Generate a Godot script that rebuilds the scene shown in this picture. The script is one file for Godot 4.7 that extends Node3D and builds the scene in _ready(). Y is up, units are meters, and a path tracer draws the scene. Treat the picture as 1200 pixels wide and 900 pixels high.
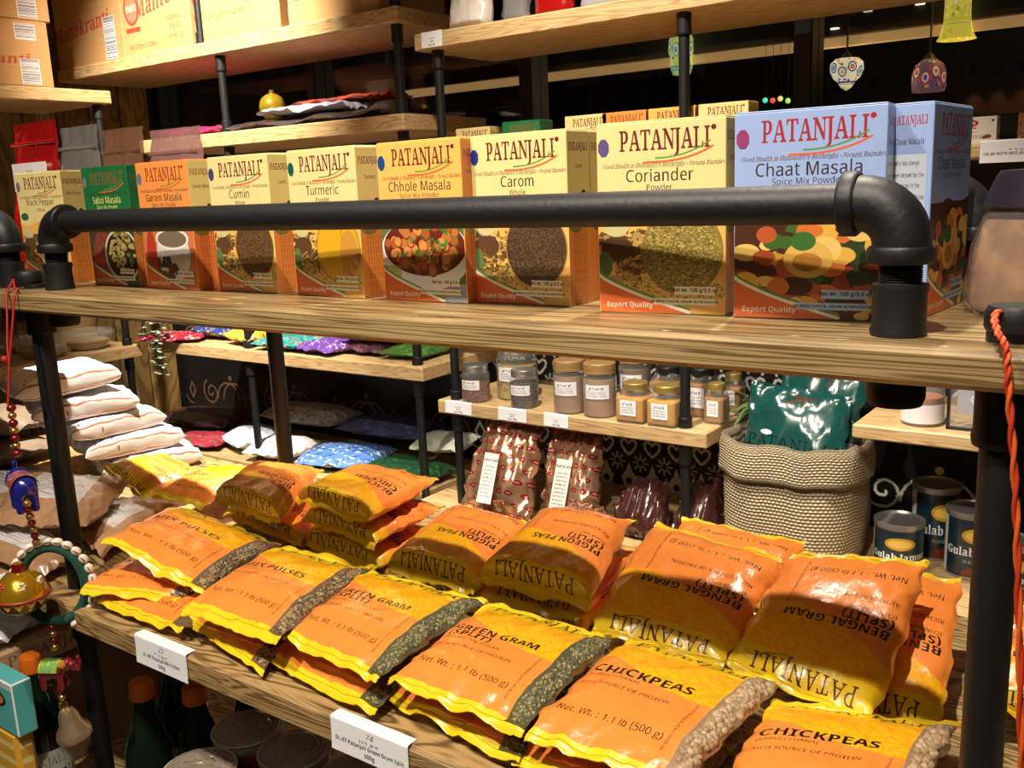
extends Node3D

const TAU_ := 6.28318530718
var sans: Font
var sans_b: Font
var serif: Font
var serif_b: Font
var used := {}
var bumps := {}
var nz := FastNoiseLite.new()
var mats := {}


# ---------------------------------------------------------------- mesh building
class Mb:
	var v := PackedVector3Array()
	var n := PackedVector3Array()
	var t := PackedVector2Array()
	var ix := PackedInt32Array()

	func q(a: Vector3, b: Vector3, c: Vector3, d: Vector3, uv: Array = []) -> void:
		var k := v.size()
		var nn := (b - a).cross(c - a)
		if nn.length() < 1e-12:
			nn = (c - a).cross(d - a)
		nn = nn.normalized()
		for p in [a, b, c, d]:
			v.append(p)
			n.append(nn)
		if uv.is_empty():
			uv = [Vector2(0, 1), Vector2(1, 1), Vector2(1, 0), Vector2(0, 0)]
		for p in uv:
			t.append(p)
		ix.append_array(PackedInt32Array([k, k + 2, k + 1, k, k + 3, k + 2]))

	func tri(a: Vector3, b: Vector3, c: Vector3, u := Vector2(0.5, 0.5)) -> void:
		var k := v.size()
		var nn := (b - a).cross(c - a).normalized()
		for p in [a, b, c]:
			v.append(p)
			n.append(nn)
			t.append(u)
		ix.append_array(PackedInt32Array([k, k + 2, k + 1]))

	# rows of points, smooth; the outside is where (along a row) x (from row to row) points
	func grid(P: Array, U: Array = [], wrap := false, flip := false) -> void:
		var k := v.size()
		var h := P.size()
		var w: int = P[0].size()
		for i in h:
			for j in w:
				var jl := j - 1
				var jr := j + 1
				if wrap:
					jl = w - 2 if j == 0 else j - 1
					jr = 1 if j == w - 1 else j + 1
				else:
					jl = maxi(jl, 0)
					jr = mini(jr, w - 1)
				var du: Vector3 = P[i][jr] - P[i][jl]
				var dv: Vector3 = P[mini(i + 1, h - 1)][j] - P[maxi(i - 1, 0)][j]
				if du.length() < 1e-9:
					var i2 := i + 1 if i == 0 else i - 1
					du = P[i2][jr] - P[i2][jl]
				var nn := du.cross(dv).normalized()
				v.append(P[i][j])
				n.append(-nn if flip else nn)
				t.append(U[i][j] if U else Vector2(float(j) / (w - 1), 1.0 - float(i) / (h - 1)))
		for i in h - 1:
			for j in w - 1:
				var a := k + i * w + j
				var b := a + 1
				var c := a + w + 1
				var d := a + w
				if flip:
					ix.append_array(PackedInt32Array([a, b, c, a, c, d]))
				else:
					ix.append_array(PackedInt32Array([a, c, b, a, d, c]))

	func tube(path: Array, rad, seg := 10, caps := true) -> void:
		var P := []
		var up := Vector3.UP
		var m := path.size()
		var first: Vector3 = (path[1] - path[0]).normalized()
		if absf(first.dot(up)) > 0.9:
			up = Vector3.RIGHT
		var side := first.cross(up).normalized()
		for i in m:
			var d: Vector3 = (path[mini(i + 1, m - 1)] - path[maxi(i - 1, 0)]).normalized()
			side = (side - d * side.dot(d)).normalized()
			var other := d.cross(side)
			var r: float = rad[i] if rad is Array else rad
			var row := PackedVector3Array()
			for j in seg + 1:
				var a := TAU * j / seg
				row.append(path[i] + (side * cos(a) + other * sin(a)) * r)
			P.append(row)
		grid(P, [], true)
		if caps:
			for e in [0, m - 1]:
				for j in seg:
					if e == 0:
						tri(path[0], P[0][j + 1], P[0][j])
					else:
						tri(path[e], P[e][j], P[e][j + 1])

	# profile of (radius, height) from bottom to top; edges sharper than 40 degrees stay sharp
	func lathe(prof: Array, seg := 24, xf := Transform3D(), v0 := 0.0, v1 := 1.0) -> void:
		var run := [prof[0]]
		var runs := []
		for i in range(1, prof.size()):
			run.append(prof[i])
			if i < prof.size() - 1:
				var a: Vector2 = (prof[i] - prof[i - 1]).normalized()
				var b: Vector2 = (prof[i + 1] - prof[i]).normalized()
				if a.dot(b) < 0.77:
					runs.append(run)
					run = [prof[i]]
		runs.append(run)
		var total := 0.0
		for i in range(1, prof.size()):
			total += prof[i].distance_to(prof[i - 1])
		var along := 0.0
		for rn in runs:
			var P := []
			var U := []
			for i in rn.size():
				if i > 0:
					along += rn[i].distance_to(rn[i - 1])
				var row := PackedVector3Array()
				var ur := PackedVector2Array()
				for j in seg + 1:
					var a := TAU * j / seg
					row.append(xf * Vector3(cos(a) * rn[i].x, rn[i].y, -sin(a) * rn[i].x))
					ur.append(Vector2(float(j) / seg, lerpf(v1, v0, along / total)))
				P.append(row)
				U.append(ur)
			grid(P, U, true)

	# box with chamfered edges; uv per face 0..1, or rects [front, side, back, top] in faces
	func box(lo: Vector3, hi: Vector3, b := 0.0, xf := Transform3D(), rects := {}) -> void:
		var c := (lo + hi) / 2.0
		var s := (hi - lo) / 2.0
		b = minf(b, minf(s.x, minf(s.y, s.z)) * 0.9)
		var dirs := {"front": [Vector3.RIGHT, Vector3.UP, Vector3.BACK], "back": [Vector3.LEFT, Vector3.UP, Vector3.FORWARD], "right": [Vector3.FORWARD, Vector3.UP, Vector3.RIGHT], "left": [Vector3.BACK, Vector3.UP, Vector3.LEFT], "top": [Vector3.RIGHT, Vector3.FORWARD, Vector3.UP], "bottom": [Vector3.RIGHT, Vector3.BACK, Vector3.DOWN]}
		for f in dirs:
			var e: Array = dirs[f]
			var su := absf(e[0].dot(s)) - b
			var sv := absf(e[1].dot(s)) - b
			var o: Vector3 = c + e[2] * absf(e[2].dot(s))
			var r: Rect2 = rects.get(f, Rect2(0, 0, 1, 1))
			q(xf * (o - e[0] * su - e[1] * sv), xf * (o + e[0] * su - e[1] * sv), xf * (o + e[0] * su + e[1] * sv), xf * (o - e[0] * su + e[1] * sv), [Vector2(r.position.x, r.end.y), r.end, Vector2(r.end.x, r.position.y), r.position])
		if b <= 0.0:
			return
		var ax := [Vector3.RIGHT, Vector3.UP, Vector3.BACK]
		for k in 3:
			var A: Vector3 = ax[k]
			var B: Vector3 = ax[(k + 1) % 3]
			var C: Vector3 = ax[(k + 2) % 3]
			var la := A.dot(s) - b
			for sb: float in [-1.0, 1.0]:
				for sc: float in [-1.0, 1.0]:
					var p1 := c + B * sb * B.dot(s) + C * sc * (C.dot(s) - b)
					var p2 := c + B * sb * (B.dot(s) - b) + C * sc * C.dot(s)
					var corner: Rect2 = rects.get("front", Rect2(0, 0, 1, 1))
					var uu := corner.position + corner.size * Vector2(0.02, 0.02)
					if sb * sc < 0:
						q(xf * (p1 - A * la), xf * (p1 + A * la), xf * (p2 + A * la), xf * (p2 - A * la), [uu, uu, uu, uu])
					else:
						q(xf * (p1 + A * la), xf * (p1 - A * la), xf * (p2 - A * la), xf * (p2 + A * la), [uu, uu, uu, uu])

		var cu: Vector2 = rects.get("front", Rect2(0, 0, 1, 1)).position + Vector2(0.01, 0.01)
		for sx: float in [-1.0, 1.0]:
			for sy: float in [-1.0, 1.0]:
				for sz: float in [-1.0, 1.0]:
					var p := c + Vector3(sx * s.x, sy * (s.y - b), sz * (s.z - b))
					var r2 := c + Vector3(sx * (s.x - b), sy * s.y, sz * (s.z - b))
					var w := c + Vector3(sx * (s.x - b), sy * (s.y - b), sz * s.z)
					if sx * sy * sz > 0:
						tri(xf * p, xf * r2, xf * w, cu)
					else:
						tri(xf * p, xf * w, xf * r2, cu)

	func ball(c: Vector3, r: Vector3, seg := 12, rings := 8, xf := Transform3D(), uv = null) -> void:
		var P := []
		var before := t.size()
		for i in rings + 1:
			var a := PI * i / rings - PI / 2
			var row := PackedVector3Array()
			for j in seg + 1:
				var b := TAU * j / seg
				row.append(xf * (c + Vector3(cos(a) * cos(b) * r.x, sin(a) * r.y, -cos(a) * sin(b) * r.z)))
			P.append(row)
		grid(P, [], true)
		if uv != null:
			for k in range(before, t.size()):
				t[k] = uv

	func mesh() -> ArrayMesh:
		var arr := []
		arr.resize(Mesh.ARRAY_MAX)
		arr[Mesh.ARRAY_VERTEX] = v
		arr[Mesh.ARRAY_NORMAL] = n
		arr[Mesh.ARRAY_TEX_UV] = t
		arr[Mesh.ARRAY_INDEX] = ix
		var m := ArrayMesh.new()
		m.add_surface_from_arrays(Mesh.PRIMITIVE_TRIANGLES, arr)
		return m


# ---------------------------------------------------------------- drawing print
class Cv:
	var w: int
	var h: int
	var d := PackedByteArray()

	func _init(ww: int, hh: int, c := Color.WHITE) -> void:
		w = ww
		h = hh
		var im := Image.create(w, h, false, Image.FORMAT_RGB8)
		im.fill(c)
		d = im.get_data()

	func span(y: int, x0: int, x1: int, c: Color, a := 1.0) -> void:
		if y < 0 or y >= h:
			return
		x0 = maxi(x0, 0)
		x1 = mini(x1, w)
		var k := (y * w + x0) * 3
		if a >= 1.0:
			var r := c.r8
			var g := c.g8
			var b := c.b8
			for x in range(x0, x1):
				d[k] = r
				d[k + 1] = g
				d[k + 2] = b
				k += 3
		else:
			for x in range(x0, x1):
				d[k] = int(lerpf(d[k], c.r8, a))
				d[k + 1] = int(lerpf(d[k + 1], c.g8, a))
				d[k + 2] = int(lerpf(d[k + 2], c.b8, a))
				k += 3

	func rect(x: float, y: float, ww: float, hh: float, c: Color, a := 1.0) -> void:
		for yy in range(int(y), int(y + hh)):
			span(yy, int(x), int(x + ww), c, a)

	func ell(cx: float, cy: float, rx: float, ry: float, c: Color, a := 1.0) -> void:
		for yy in range(int(cy - ry), int(cy + ry) + 1):
			var k := (yy + 0.5 - cy) / ry
			if absf(k) < 1.0:
				var e := rx * sqrt(1.0 - k * k)
				span(yy, int(round(cx - e)), int(round(cx + e)), c, a)

	func poly(pts: Array, c: Color, a := 1.0) -> void:
		var y0 := 1e9
		var y1 := -1e9
		for p in pts:
			y0 = minf(y0, p.y)
			y1 = maxf(y1, p.y)
		for yy in range(maxi(int(y0), 0), mini(int(y1) + 1, h)):
			var xs := []
			var yc := yy + 0.5
			for i in pts.size():
				var p: Vector2 = pts[i]
				var q: Vector2 = pts[(i + 1) % pts.size()]
				if (p.y <= yc) != (q.y <= yc):
					xs.append(p.x + (yc - p.y) / (q.y - p.y) * (q.x - p.x))
			xs.sort()
			for i in range(0, xs.size() - 1, 2):
				span(yy, int(round(xs[i])), int(round(xs[i + 1])), c, a)

	func line(pts: Array, wd: float, c: Color) -> void:
		for i in pts.size():
			if wd > 2.5:
				ell(pts[i].x, pts[i].y, wd / 2, wd / 2, c)
			if i + 1 < pts.size():
				var a: Vector2 = pts[i]
				var b: Vector2 = pts[i + 1]
				var o := (b - a).normalized().orthogonal() * wd / 2
				poly([a + o, b + o, b - o, a - o], c)

	func text(f: Font, s: String, px: float, x: float, y: float, c: Color, anchor := 0.5, xs := 1.0, shear := 0.0, turn := 0.0) -> void:
		var tm := TextMesh.new()
		tm.text = s
		tm.font = f
		tm.font_size = 64
		tm.pixel_size = px / 64.0
		tm.depth = 0.0
		tm.curve_step = 3.0
		tm.width = 100000.0
		tm.horizontal_alignment = HORIZONTAL_ALIGNMENT_LEFT
		var arr := tm.get_mesh_arrays()
		if arr.is_empty() or arr[Mesh.ARRAY_VERTEX] == null or arr[Mesh.ARRAY_VERTEX].size() == 0:
			return
		var vs: PackedVector3Array = arr[Mesh.ARRAY_VERTEX]
		var ii = arr[Mesh.ARRAY_INDEX]
		var x0 := 1e9
		var x1 := -1e9
		var y0 := 1e9
		var y1 := -1e9
		for p in vs:
			x0 = minf(x0, p.x)
			x1 = maxf(x1, p.x)
			y0 = minf(y0, p.y)
			y1 = maxf(y1, p.y)
		var cs := cos(turn)
		var sn := sin(turn)
		var P := PackedVector2Array()
		for p in vs:
			var a := (p.x - x0 - (x1 - x0) * anchor) * xs
			var b := -(p.y - (y0 + y1) / 2.0)
			a -= b * shear
			P.append(Vector2(x + a * cs - b * sn, y + a * sn + b * cs))
		var cnt: int = ii.size() if ii != null else vs.size()
		for k in range(0, cnt, 3):
			if ii != null:
				poly([P[ii[k]], P[ii[k + 1]], P[ii[k + 2]]], c)
			else:
				poly([P[k], P[k + 1], P[k + 2]], c)

	# a line of print too small to read: short strokes in word-like runs
	func scrawl(x: float, y: float, ww: float, hh: float, c: Color, r: RandomNumberGenerator) -> void:
		var xx := x
		while xx < x + ww:
			var l := r.randf_range(0.7, 1.3) * hh * 0.35
			rect(xx, y + (0.0 if r.randf() < 0.4 else hh * 0.3), l, hh if r.randf() < 0.5 else hh * 0.7, c)
			xx += l + hh * (0.18 if r.randf() < 0.85 else 0.6)

	func speck(cx: float, cy: float, rx: float, ry: float, cols: Array, count: int, size: float, r: RandomNumberGenerator, squash := 0.7) -> void:
		for k in count:
			var a := r.randf() * TAU
			var q := sqrt(r.randf())
			var s := size * r.randf_range(0.7, 1.3)
			ell(cx + cos(a) * q * rx, cy + sin(a) * q * ry, s, s * squash, cols[r.randi() % cols.size()])

	func tex() -> ImageTexture:
		return ImageTexture.create_from_image(Image.create_from_data(w, h, false, Image.FORMAT_RGB8, d))


# ---------------------------------------------------------------- naming, materials
func numbered(called: String) -> String:
	used[called] = used.get(called, -1) + 1
	return called if used[called] == 0 else "%s_%03d" % [called, used[called]]


func thing(called: String, label: String, category: String, at := Vector3.ZERO, group := "", turn := 0.0) -> Node3D:
	var o := Node3D.new()
	o.name = numbered(called)
	add_child(o)
	o.position = at
	o.rotation.y = turn
	o.set_meta("label", label)
	o.set_meta("category", category)
	if group:
		o.set_meta("group", group)
	return o


func part(called: String, m, mt: Material, parent: Node3D, label := "", at := Vector3.ZERO) -> MeshInstance3D:
	var o := MeshInstance3D.new()
	o.name = called
	o.mesh = m.mesh() if m is Mb else m
	o.material_override = mt
	parent.add_child(o, true)
	o.position = at
	if label:
		o.set_meta("label", label)
	return o


func struct(called: String, m, mt: Material, parent: Node3D = null) -> MeshInstance3D:
	var o := MeshInstance3D.new()
	o.name = called
	o.mesh = m.mesh() if m is Mb else m
	o.material_override = mt
	(parent if parent else self).add_child(o, true)
	if parent == null:
		o.set_meta("kind", "structure")
	return o


func mat(c: Color, rough := 0.6, o := {}) -> StandardMaterial3D:
	var m := StandardMaterial3D.new()
	m.albedo_color = c
	m.roughness = rough
	m.metallic = o.get("metal", 0.0)
	m.metallic_specular = o.get("spec", 0.5)
	if o.has("tex"):
		m.albedo_texture = o.tex
	if o.has("coat"):
		m.clearcoat_enabled = true
		m.clearcoat = o.coat
		m.clearcoat_roughness = o.get("coat_rough", 0.1)
	if o.has("tri"):
		m.uv1_triplanar = true
		m.uv1_world_triplanar = o.get("world", true)
		m.uv1_scale = o.tri
		m.uv1_triplanar_sharpness = 6.0
	elif o.has("uv"):
		m.uv1_scale = o.uv
	if o.has("bump"):
		m.heightmap_enabled = true
		m.heightmap_texture = o.bump
		m.heightmap_scale = o.get("deep", 0.1)
	if o.has("emit"):
		m.emission_enabled = true
		m.emission = o.emit
		m.emission_energy_multiplier = o.get("power", 1.0)
		if o.has("emit_tex"):
			m.emission_operator = BaseMaterial3D.EMISSION_OP_MULTIPLY
			m.emission_texture = o.emit_tex
	if o.has("alpha"):
		m.transparency = BaseMaterial3D.TRANSPARENCY_ALPHA
		m.albedo_color.a = o.alpha
	if o.has("glass"):
		m.refraction_enabled = true
		m.refraction_scale = o.glass
		m.albedo_color.a = o.get("solid", 0.0)
	if o.has("back"):
		m.backlight_enabled = true
		m.backlight = o.back
	if o.has("rim"):
		m.rim_enabled = true
		m.rim = o.rim
		m.rim_tint = 0.5
	return m


func noise_tex(freq: float, seed_: int, ramp: Array, size := 512, kind := FastNoiseLite.TYPE_SIMPLEX_SMOOTH, oct := 4, warp := 0.0) -> NoiseTexture2D:
	var f := FastNoiseLite.new()
	f.noise_type = kind
	f.seed = seed_
	f.frequency = freq
	f.fractal_octaves = oct
	if warp > 0.0:
		f.domain_warp_enabled = true
		f.domain_warp_amplitude = warp
		f.domain_warp_frequency = freq
	var t := NoiseTexture2D.new()
	t.width = size
	t.height = size
	t.seamless = true
	t.noise = f
	if ramp:
		var g := Gradient.new()
		g.offsets = PackedFloat32Array()
		g.colors = PackedColorArray()
		var offs := PackedFloat32Array()
		var cols := PackedColorArray()
		for e in ramp:
			offs.append(e[0])
			cols.append(e[1])
		g.offsets = offs
		g.colors = cols
		t.color_ramp = g
	return t


# rings of a sawn softwood board: bands that wander, with fine pores; the grain runs along u
func wood_tex(pale: Color, dark: Color, bands: float, wander: float, sd: int, size := 512) -> ImageTexture:
	var f := FastNoiseLite.new()
	f.seed = sd
	f.noise_type = FastNoiseLite.TYPE_SIMPLEX_SMOOTH
	f.frequency = 1.0
	f.fractal_type = FastNoiseLite.FRACTAL_NONE
	var im := PackedByteArray()
	im.resize(size * size * 3)
	var k := 0
	for y in size:
		var vv := float(y) / size
		for x in size:
			var uu := float(x) / size
			var a := TAU * uu
			var b := TAU * vv
			# torus mapping keeps the tile seamless
			var cx := cos(a) * 0.35
			var sx := sin(a) * 0.35
			var big := f.get_noise_3d(cx * 2.0 + cos(b) * 0.9, sx * 2.0 + 3.0, sin(b) * 0.9)
			var ring := sin((vv * bands + big * wander) * TAU) * 0.5 + 0.5
			ring = pow(ring, 2.2)
			var pore := f.get_noise_3d(cx * 3.5, sx * 3.5 + cos(b) * 50.0, sin(b) * 50.0) * 0.5 + 0.5
			var q := clampf(ring * 0.75 + (pore - 0.5) * 0.5 + 0.08, 0.0, 1.0)
			im[k] = int(lerpf(pale.r8, dark.r8, q))
			im[k + 1] = int(lerpf(pale.g8, dark.g8, q))
			im[k + 2] = int(lerpf(pale.b8, dark.b8, q))
			k += 3
	return ImageTexture.create_from_image(Image.create_from_data(size, size, false, Image.FORMAT_RGB8, im))


# ---------------------------------------------------------------- soft bags
# length profile of a filled bag: (place along the length, share of the full height)
func bag_profile(soft_b: bool, soft_t: bool) -> Array:
	var out := []
	for e in 2:
		var half := []
		var soft: bool = soft_b if e == 0 else soft_t
		for k in 11:
			var x := k / 10.0
			if soft:
				half.append(Vector2(0.015 + x * 0.34, pow(sin(x * PI / 2), 0.8)))
			else:
				var a := x * PI / 2
				half.append(Vector2(0.11 * (1.0 - pow(cos(a), 0.62)), pow(sin(a), 0.62)))
		if e == 0:
			out.append_array(half)
			for k in range(1, 6):
				out.append(Vector2(lerpf(half[10].x, 0.62 if soft_t else 0.86, k / 6.0), 1.0))
		else:
			half.reverse()
			for p in half:
				out.append(Vector2(1.0 - p.x, p.y))
	return out


# c = print bottom-left, bottom-right, top-right, top-left of the seam; returns {mb, P, o, up, prof}
func pillow(c: Array, tall: float, o := {}) -> Dictionary:
	var up: Vector3 = ((c[1] - c[0]).cross(c[3] - c[0]) + (c[2] - c[1]).cross(c[3] - c[2])).normalized()
	var prof := bag_profile(o.get("soft_b", true), o.get("soft_t", true))
	var taper: float = o.get("taper", 0.0)
	var side: float = o.get("side", 3.0)
	var down: float = o.get("down", 0.75)
	var cr: float = o.get("crinkle", 0.0022)
	var fq: float = o.get("freq", 28.0)
	var sd: float = o.get("seed", 1.0) * 7.31
	var cols: int = o.get("cols", 26)
	var L: float = (c[3] - c[0]).length()
	var org: Vector3 = (c[0] + c[1] + c[2] + c[3]) / 4.0 - up * tall * down
	var vs := [0.0]
	for i in range(1, prof.size()):
		vs.append(vs[i - 1] + Vector2((prof[i].x - prof[i - 1].x) * L, (prof[i].y - prof[i - 1].y) * tall).length())
	var tot: float = vs[-1]
	var mb := Mb.new()
	var keep := []
	var keepU := []
	for face in 2:
		var P := []
		var U := []
		for i in prof.size():
			var a: float = prof[i].x
			var row := PackedVector3Array()
			var ur := PackedVector2Array()
			for j in cols + 1:
				var s := 0.5 - 0.5 * cos(PI * j / cols)
				s = lerpf(float(j) / cols, s, 0.6)
				var S := pow(maxf(1.0 - pow(absf(2.0 * s - 1.0), side), 0.0), 0.55)
				var base: Vector3 = c[0].lerp(c[1], s).lerp(c[3].lerp(c[2], s), a)
				var hgt: float = tall * prof[i].y * S * (1.0 - taper * a)
				var edge: float = 1.0 - 0.75 * minf(S, prof[i].y)
				var w := nz.get_noise_3d(base.x * fq + sd, base.z * fq + base.y * fq * 0.7, sd * 0.5) * cr * (0.5 + edge)
				w += nz.get_noise_3d(s * 14.0 + sd, a * 3.0, sd + 5.0) * cr * 1.2 * edge * edge
				var ridge := 1.0 - absf(nz.get_noise_3d(base.x * fq * 0.5 + 9.0, base.z * fq * 0.5 + base.y * fq * 0.5, sd * 1.7 + 3.0)) * 4.0
				w += maxf(ridge, 0.0) * cr * 0.55 * minf(S, prof[i].y)
				# the loose film bows in and out along its edges
				var bow := nz.get_noise_2d(a * 5.0 + sd, (8.0 if s > 0.5 else 2.0)) * 0.006 * (absf(2.0 * s - 1.0) ** 4)
				base += (c[1] - c[0]).normalized() * bow
				base += up * nz.get_noise_2d(s * 4.0 + sd * 2.0, 4.0 + a * 3.0) * cr * 2.5 * (1.0 - minf(S, prof[i].y))
				var p: Vector3 = base + up * ((hgt + w * minf(1.0, hgt * 400.0)) if face == 0 else -(hgt * down + w * 0.3 * minf(1.0, hgt * 400.0)))
				row.append(p - org)
				ur.append(Vector2(s, 1.0 - vs[i] / tot))
			P.append(row)
			U.append(ur)
		mb.grid(P, U, false, face == 1)
		if face == 0:
			keep = P
			keepU = U
	return {"mb": mb, "P": keep, "U": keepU, "o": org, "up": up}


# the pressed strip beyond one end of a bag
func seal(pl: Dictionary, top: bool, wide: float, drop: float, sd: float) -> Mb:
	var P: Array = pl.P
	var row: PackedVector3Array = P[P.size() - 1] if top else P[0]
	var inn: PackedVector3Array = P[P.size() - 4] if top else P[3]
	var R := []
	for i in 6:
		var rr := PackedVector3Array()
		for j in row.size():
			var out := (row[j] - inn[j])
			out -= pl.up * out.dot(pl.up)
			out = out.normalized()
			var k := i / 5.0
			var wob := nz.get_noise_2d(j * 0.11 + sd * 9.0, sd) * 0.007 * k
			var crimp := (0.0005 if i % 2 else -0.0005)
			rr.append(row[j] + out * wide * k * (1.0 + nz.get_noise_2d(j * 0.25, sd * 3.0 + 7.0) * 0.15) + pl.up * (wob + crimp - drop * k * k))
		R.append(rr)
	var mb := Mb.new()
	mb.grid(R, [], false, not top)
	# real thickness: a second sheet just under it
	var R2 := []
	for rr in R:
		var r2 := PackedVector3Array()
		for p in rr:
			r2.append(p - pl.up * 0.0006)
		R2.append(r2)
	mb.grid(R2, [], false, top)
	return mb


# beans that press against the clear strip, s from s0 to s1 across the bag
func beans(pl: Dictionary, s0: float, s1: float, count: int, size: float, palette: int, rng: RandomNumberGenerator) -> Mb:
	var mb := Mb.new()
	var P: Array = pl.P
	var n: int = P[0].size()
	for k in count:
		var i := rng.randf_range(0.6, P.size() - 1.7)
		var s := rng.randf_range(s0, s1)
		var j := 0
		while j < n - 2 and pl.U[0][j + 1].x < s:
			j += 1
		var i0 := int(i)
		var f := clampf((s - pl.U[0][j].x) / maxf(pl.U[0][j + 1].x - pl.U[0][j].x, 1e-5), 0.0, 1.0)
		var a: Vector3 = P[i0][j].lerp(P[i0][j + 1], f)
		var b: Vector3 = P[i0 + 1][j].lerp(P[i0 + 1][j + 1], f)
		var p := a.lerp(b, i - i0)
		var nn: Vector3 = (P[i0][j + 1] - P[i0][j]).cross(P[i0 + 1][j] - P[i0][j]).normalized()
		var z := rng.randf_range(0.75, 1.25) * size
		var bs := Basis(Vector3(rng.randf() - 0.5, rng.randf() - 0.5, rng.randf() - 0.5).normalized(), rng.randf() * TAU)
		mb.ball(Vector3.ZERO, Vector3(z, z * 0.78, z * 0.9), 7, 5, Transform3D(bs, p - nn * z * 0.25), Vector2((rng.randi() % palette + 0.5) / palette, 0.5))
	return mb


func window_film(pl: Dictionary, s0: float, lift: float) -> Mb:
	var R := []
	var P: Array = pl.P
	for i in range(1, P.size() - 1):
		var rr := PackedVector3Array()
		for j in P[0].size():
			if pl.U[0][j].x >= s0 - 0.04:
				rr.append(P[i][j] + pl.up * lift * (1.0 if j < P[0].size() - 1 else 0.2))
		R.append(rr)
	var mb := Mb.new()
	mb.grid(R)
	return mb


func palette_tex(cols: Array) -> ImageTexture:
	var im := Image.create(cols.size() * 4, 4, false, Image.FORMAT_RGB8)
	for k in cols.size():
		im.fill_rect(Rect2i(k * 4, 0, 4, 4), cols[k])
	return ImageTexture.create_from_image(im)


# centre, width, length, turn, pitch -> seam corners
func quad_at(c: Vector3, w: float, l: float, turn := 0.0, pitch := 0.0, roll := 0.0) -> Array:
	var b := Basis.from_euler(Vector3(pitch, turn, roll))
	return [c + b * Vector3(-w / 2, 0, l / 2), c + b * Vector3(w / 2, 0, l / 2), c + b * Vector3(w / 2, 0, -l / 2), c + b * Vector3(-w / 2, 0, -l / 2)]


# ---------------------------------------------------------------- print on the pulse bags
var bag_base: Cv
const ORANGE := Color8(240, 138, 58)
const YELLOW := Color8(238, 198, 34)
const INK := Color8(28, 18, 14)


func bag_print(title: Array, sub: String, px: float, strip = null) -> ImageTexture:
	var w := 512
	var h := 640
	if bag_base == null:
		bag_base = Cv.new(w, h, ORANGE)
		var f := FastNoiseLite.new()
		f.noise_type = FastNoiseLite.TYPE_CELLULAR
		f.cellular_return_type = FastNoiseLite.RETURN_DISTANCE2_SUB
		f.frequency = 0.024
		f.seed = 5
		var d := bag_base.d
		for y in 330:
			for x in w:
				var edge := 205.0 + 55.0 * sin(x / 512.0 * 3.6 - 0.9) + x * 0.14
				var k := (y * w + x) * 3
				if y < edge:
					var q := f.get_noise_2d(x, y * 1.1) * 0.5 + 0.5
					var c := Color8(243, 178, 24).lerp(Color8(236, 140, 28), clampf(1.0 - (q - 0.02) * 9.0, 0.0, 1.0) * 0.8)
					if y < 92:
						c = YELLOW
					d[k] = c.r8
					d[k + 1] = c.g8
					d[k + 2] = c.b8
		bag_base.d = d
		bag_base.rect(0, 618, w, 40, YELLOW)
	var cv := Cv.new(1, 1)
	cv.w = w
	cv.h = h
	cv.d = bag_base.d.duplicate()
	cv.text(serif, "PATANJALI", 84, 250, 50, Color8(70, 32, 14), 0.5, 0.82)
	var sw := []
	for k in 12:
		sw.append(Vector2(300 + k * 11, 86 - pow(k / 11.0, 2.2) * 26))
	cv.line(sw, 3, Color8(90, 50, 20))
	var y := 268.0
	for s in title:
		cv.text(sans_b, s, px, 34, y, INK, 0.0, 1.12)
		y += px * 0.92
	cv.text(sans, sub, 20, 34, y - px * 0.2, INK, 0.0, 1.15)
	cv.text(sans, "RICH SOURCE OF PROTEIN", 23, 34, y + 40, INK, 0.0, 1.1)
	cv.text(sans, "Net. Wt. : 1.1 lb (500 g)", 37, 44, 512, INK, 0.0, 0.92)
	if strip != null:
		cv.rect(440, 0, 72, h, strip)
	cv.text(sans, "BEST BEFORE 12 MONTHS FROM PACKAGING", 12, 404, 440, INK, 0.5, 1.0, 0.0, -PI / 2)
	return cv.tex()


# ---------------------------------------------------------------- print on the spice boxes
func brand(cv: Cv, cx: float, y: float, px: float, ink: Color) -> void:
	cv.text(serif_b, "PATANJALI", px, cx, y, ink, 0.5, 0.58)
	var g := []
	var r := []
	for k in 14:
		var q := k / 13.0
		g.append(Vector2(cx - px * 0.3 + q * px * 1.95, y + px * 0.52 - pow(q, 2.4) * px * 0.5))
		r.append(Vector2(cx - px * 0.75 + q * px * 2.5, y + px * 0.66 - pow(q, 3.0) * px * 0.46))
	cv.line(g, px * 0.055, Color8(92, 140, 60))
	cv.line(r, px * 0.07, Color8(214, 92, 52))
	cv.ell(cx + px * 1.78, y - px * 0.42, px * 0.09, px * 0.09, ink)


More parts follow.
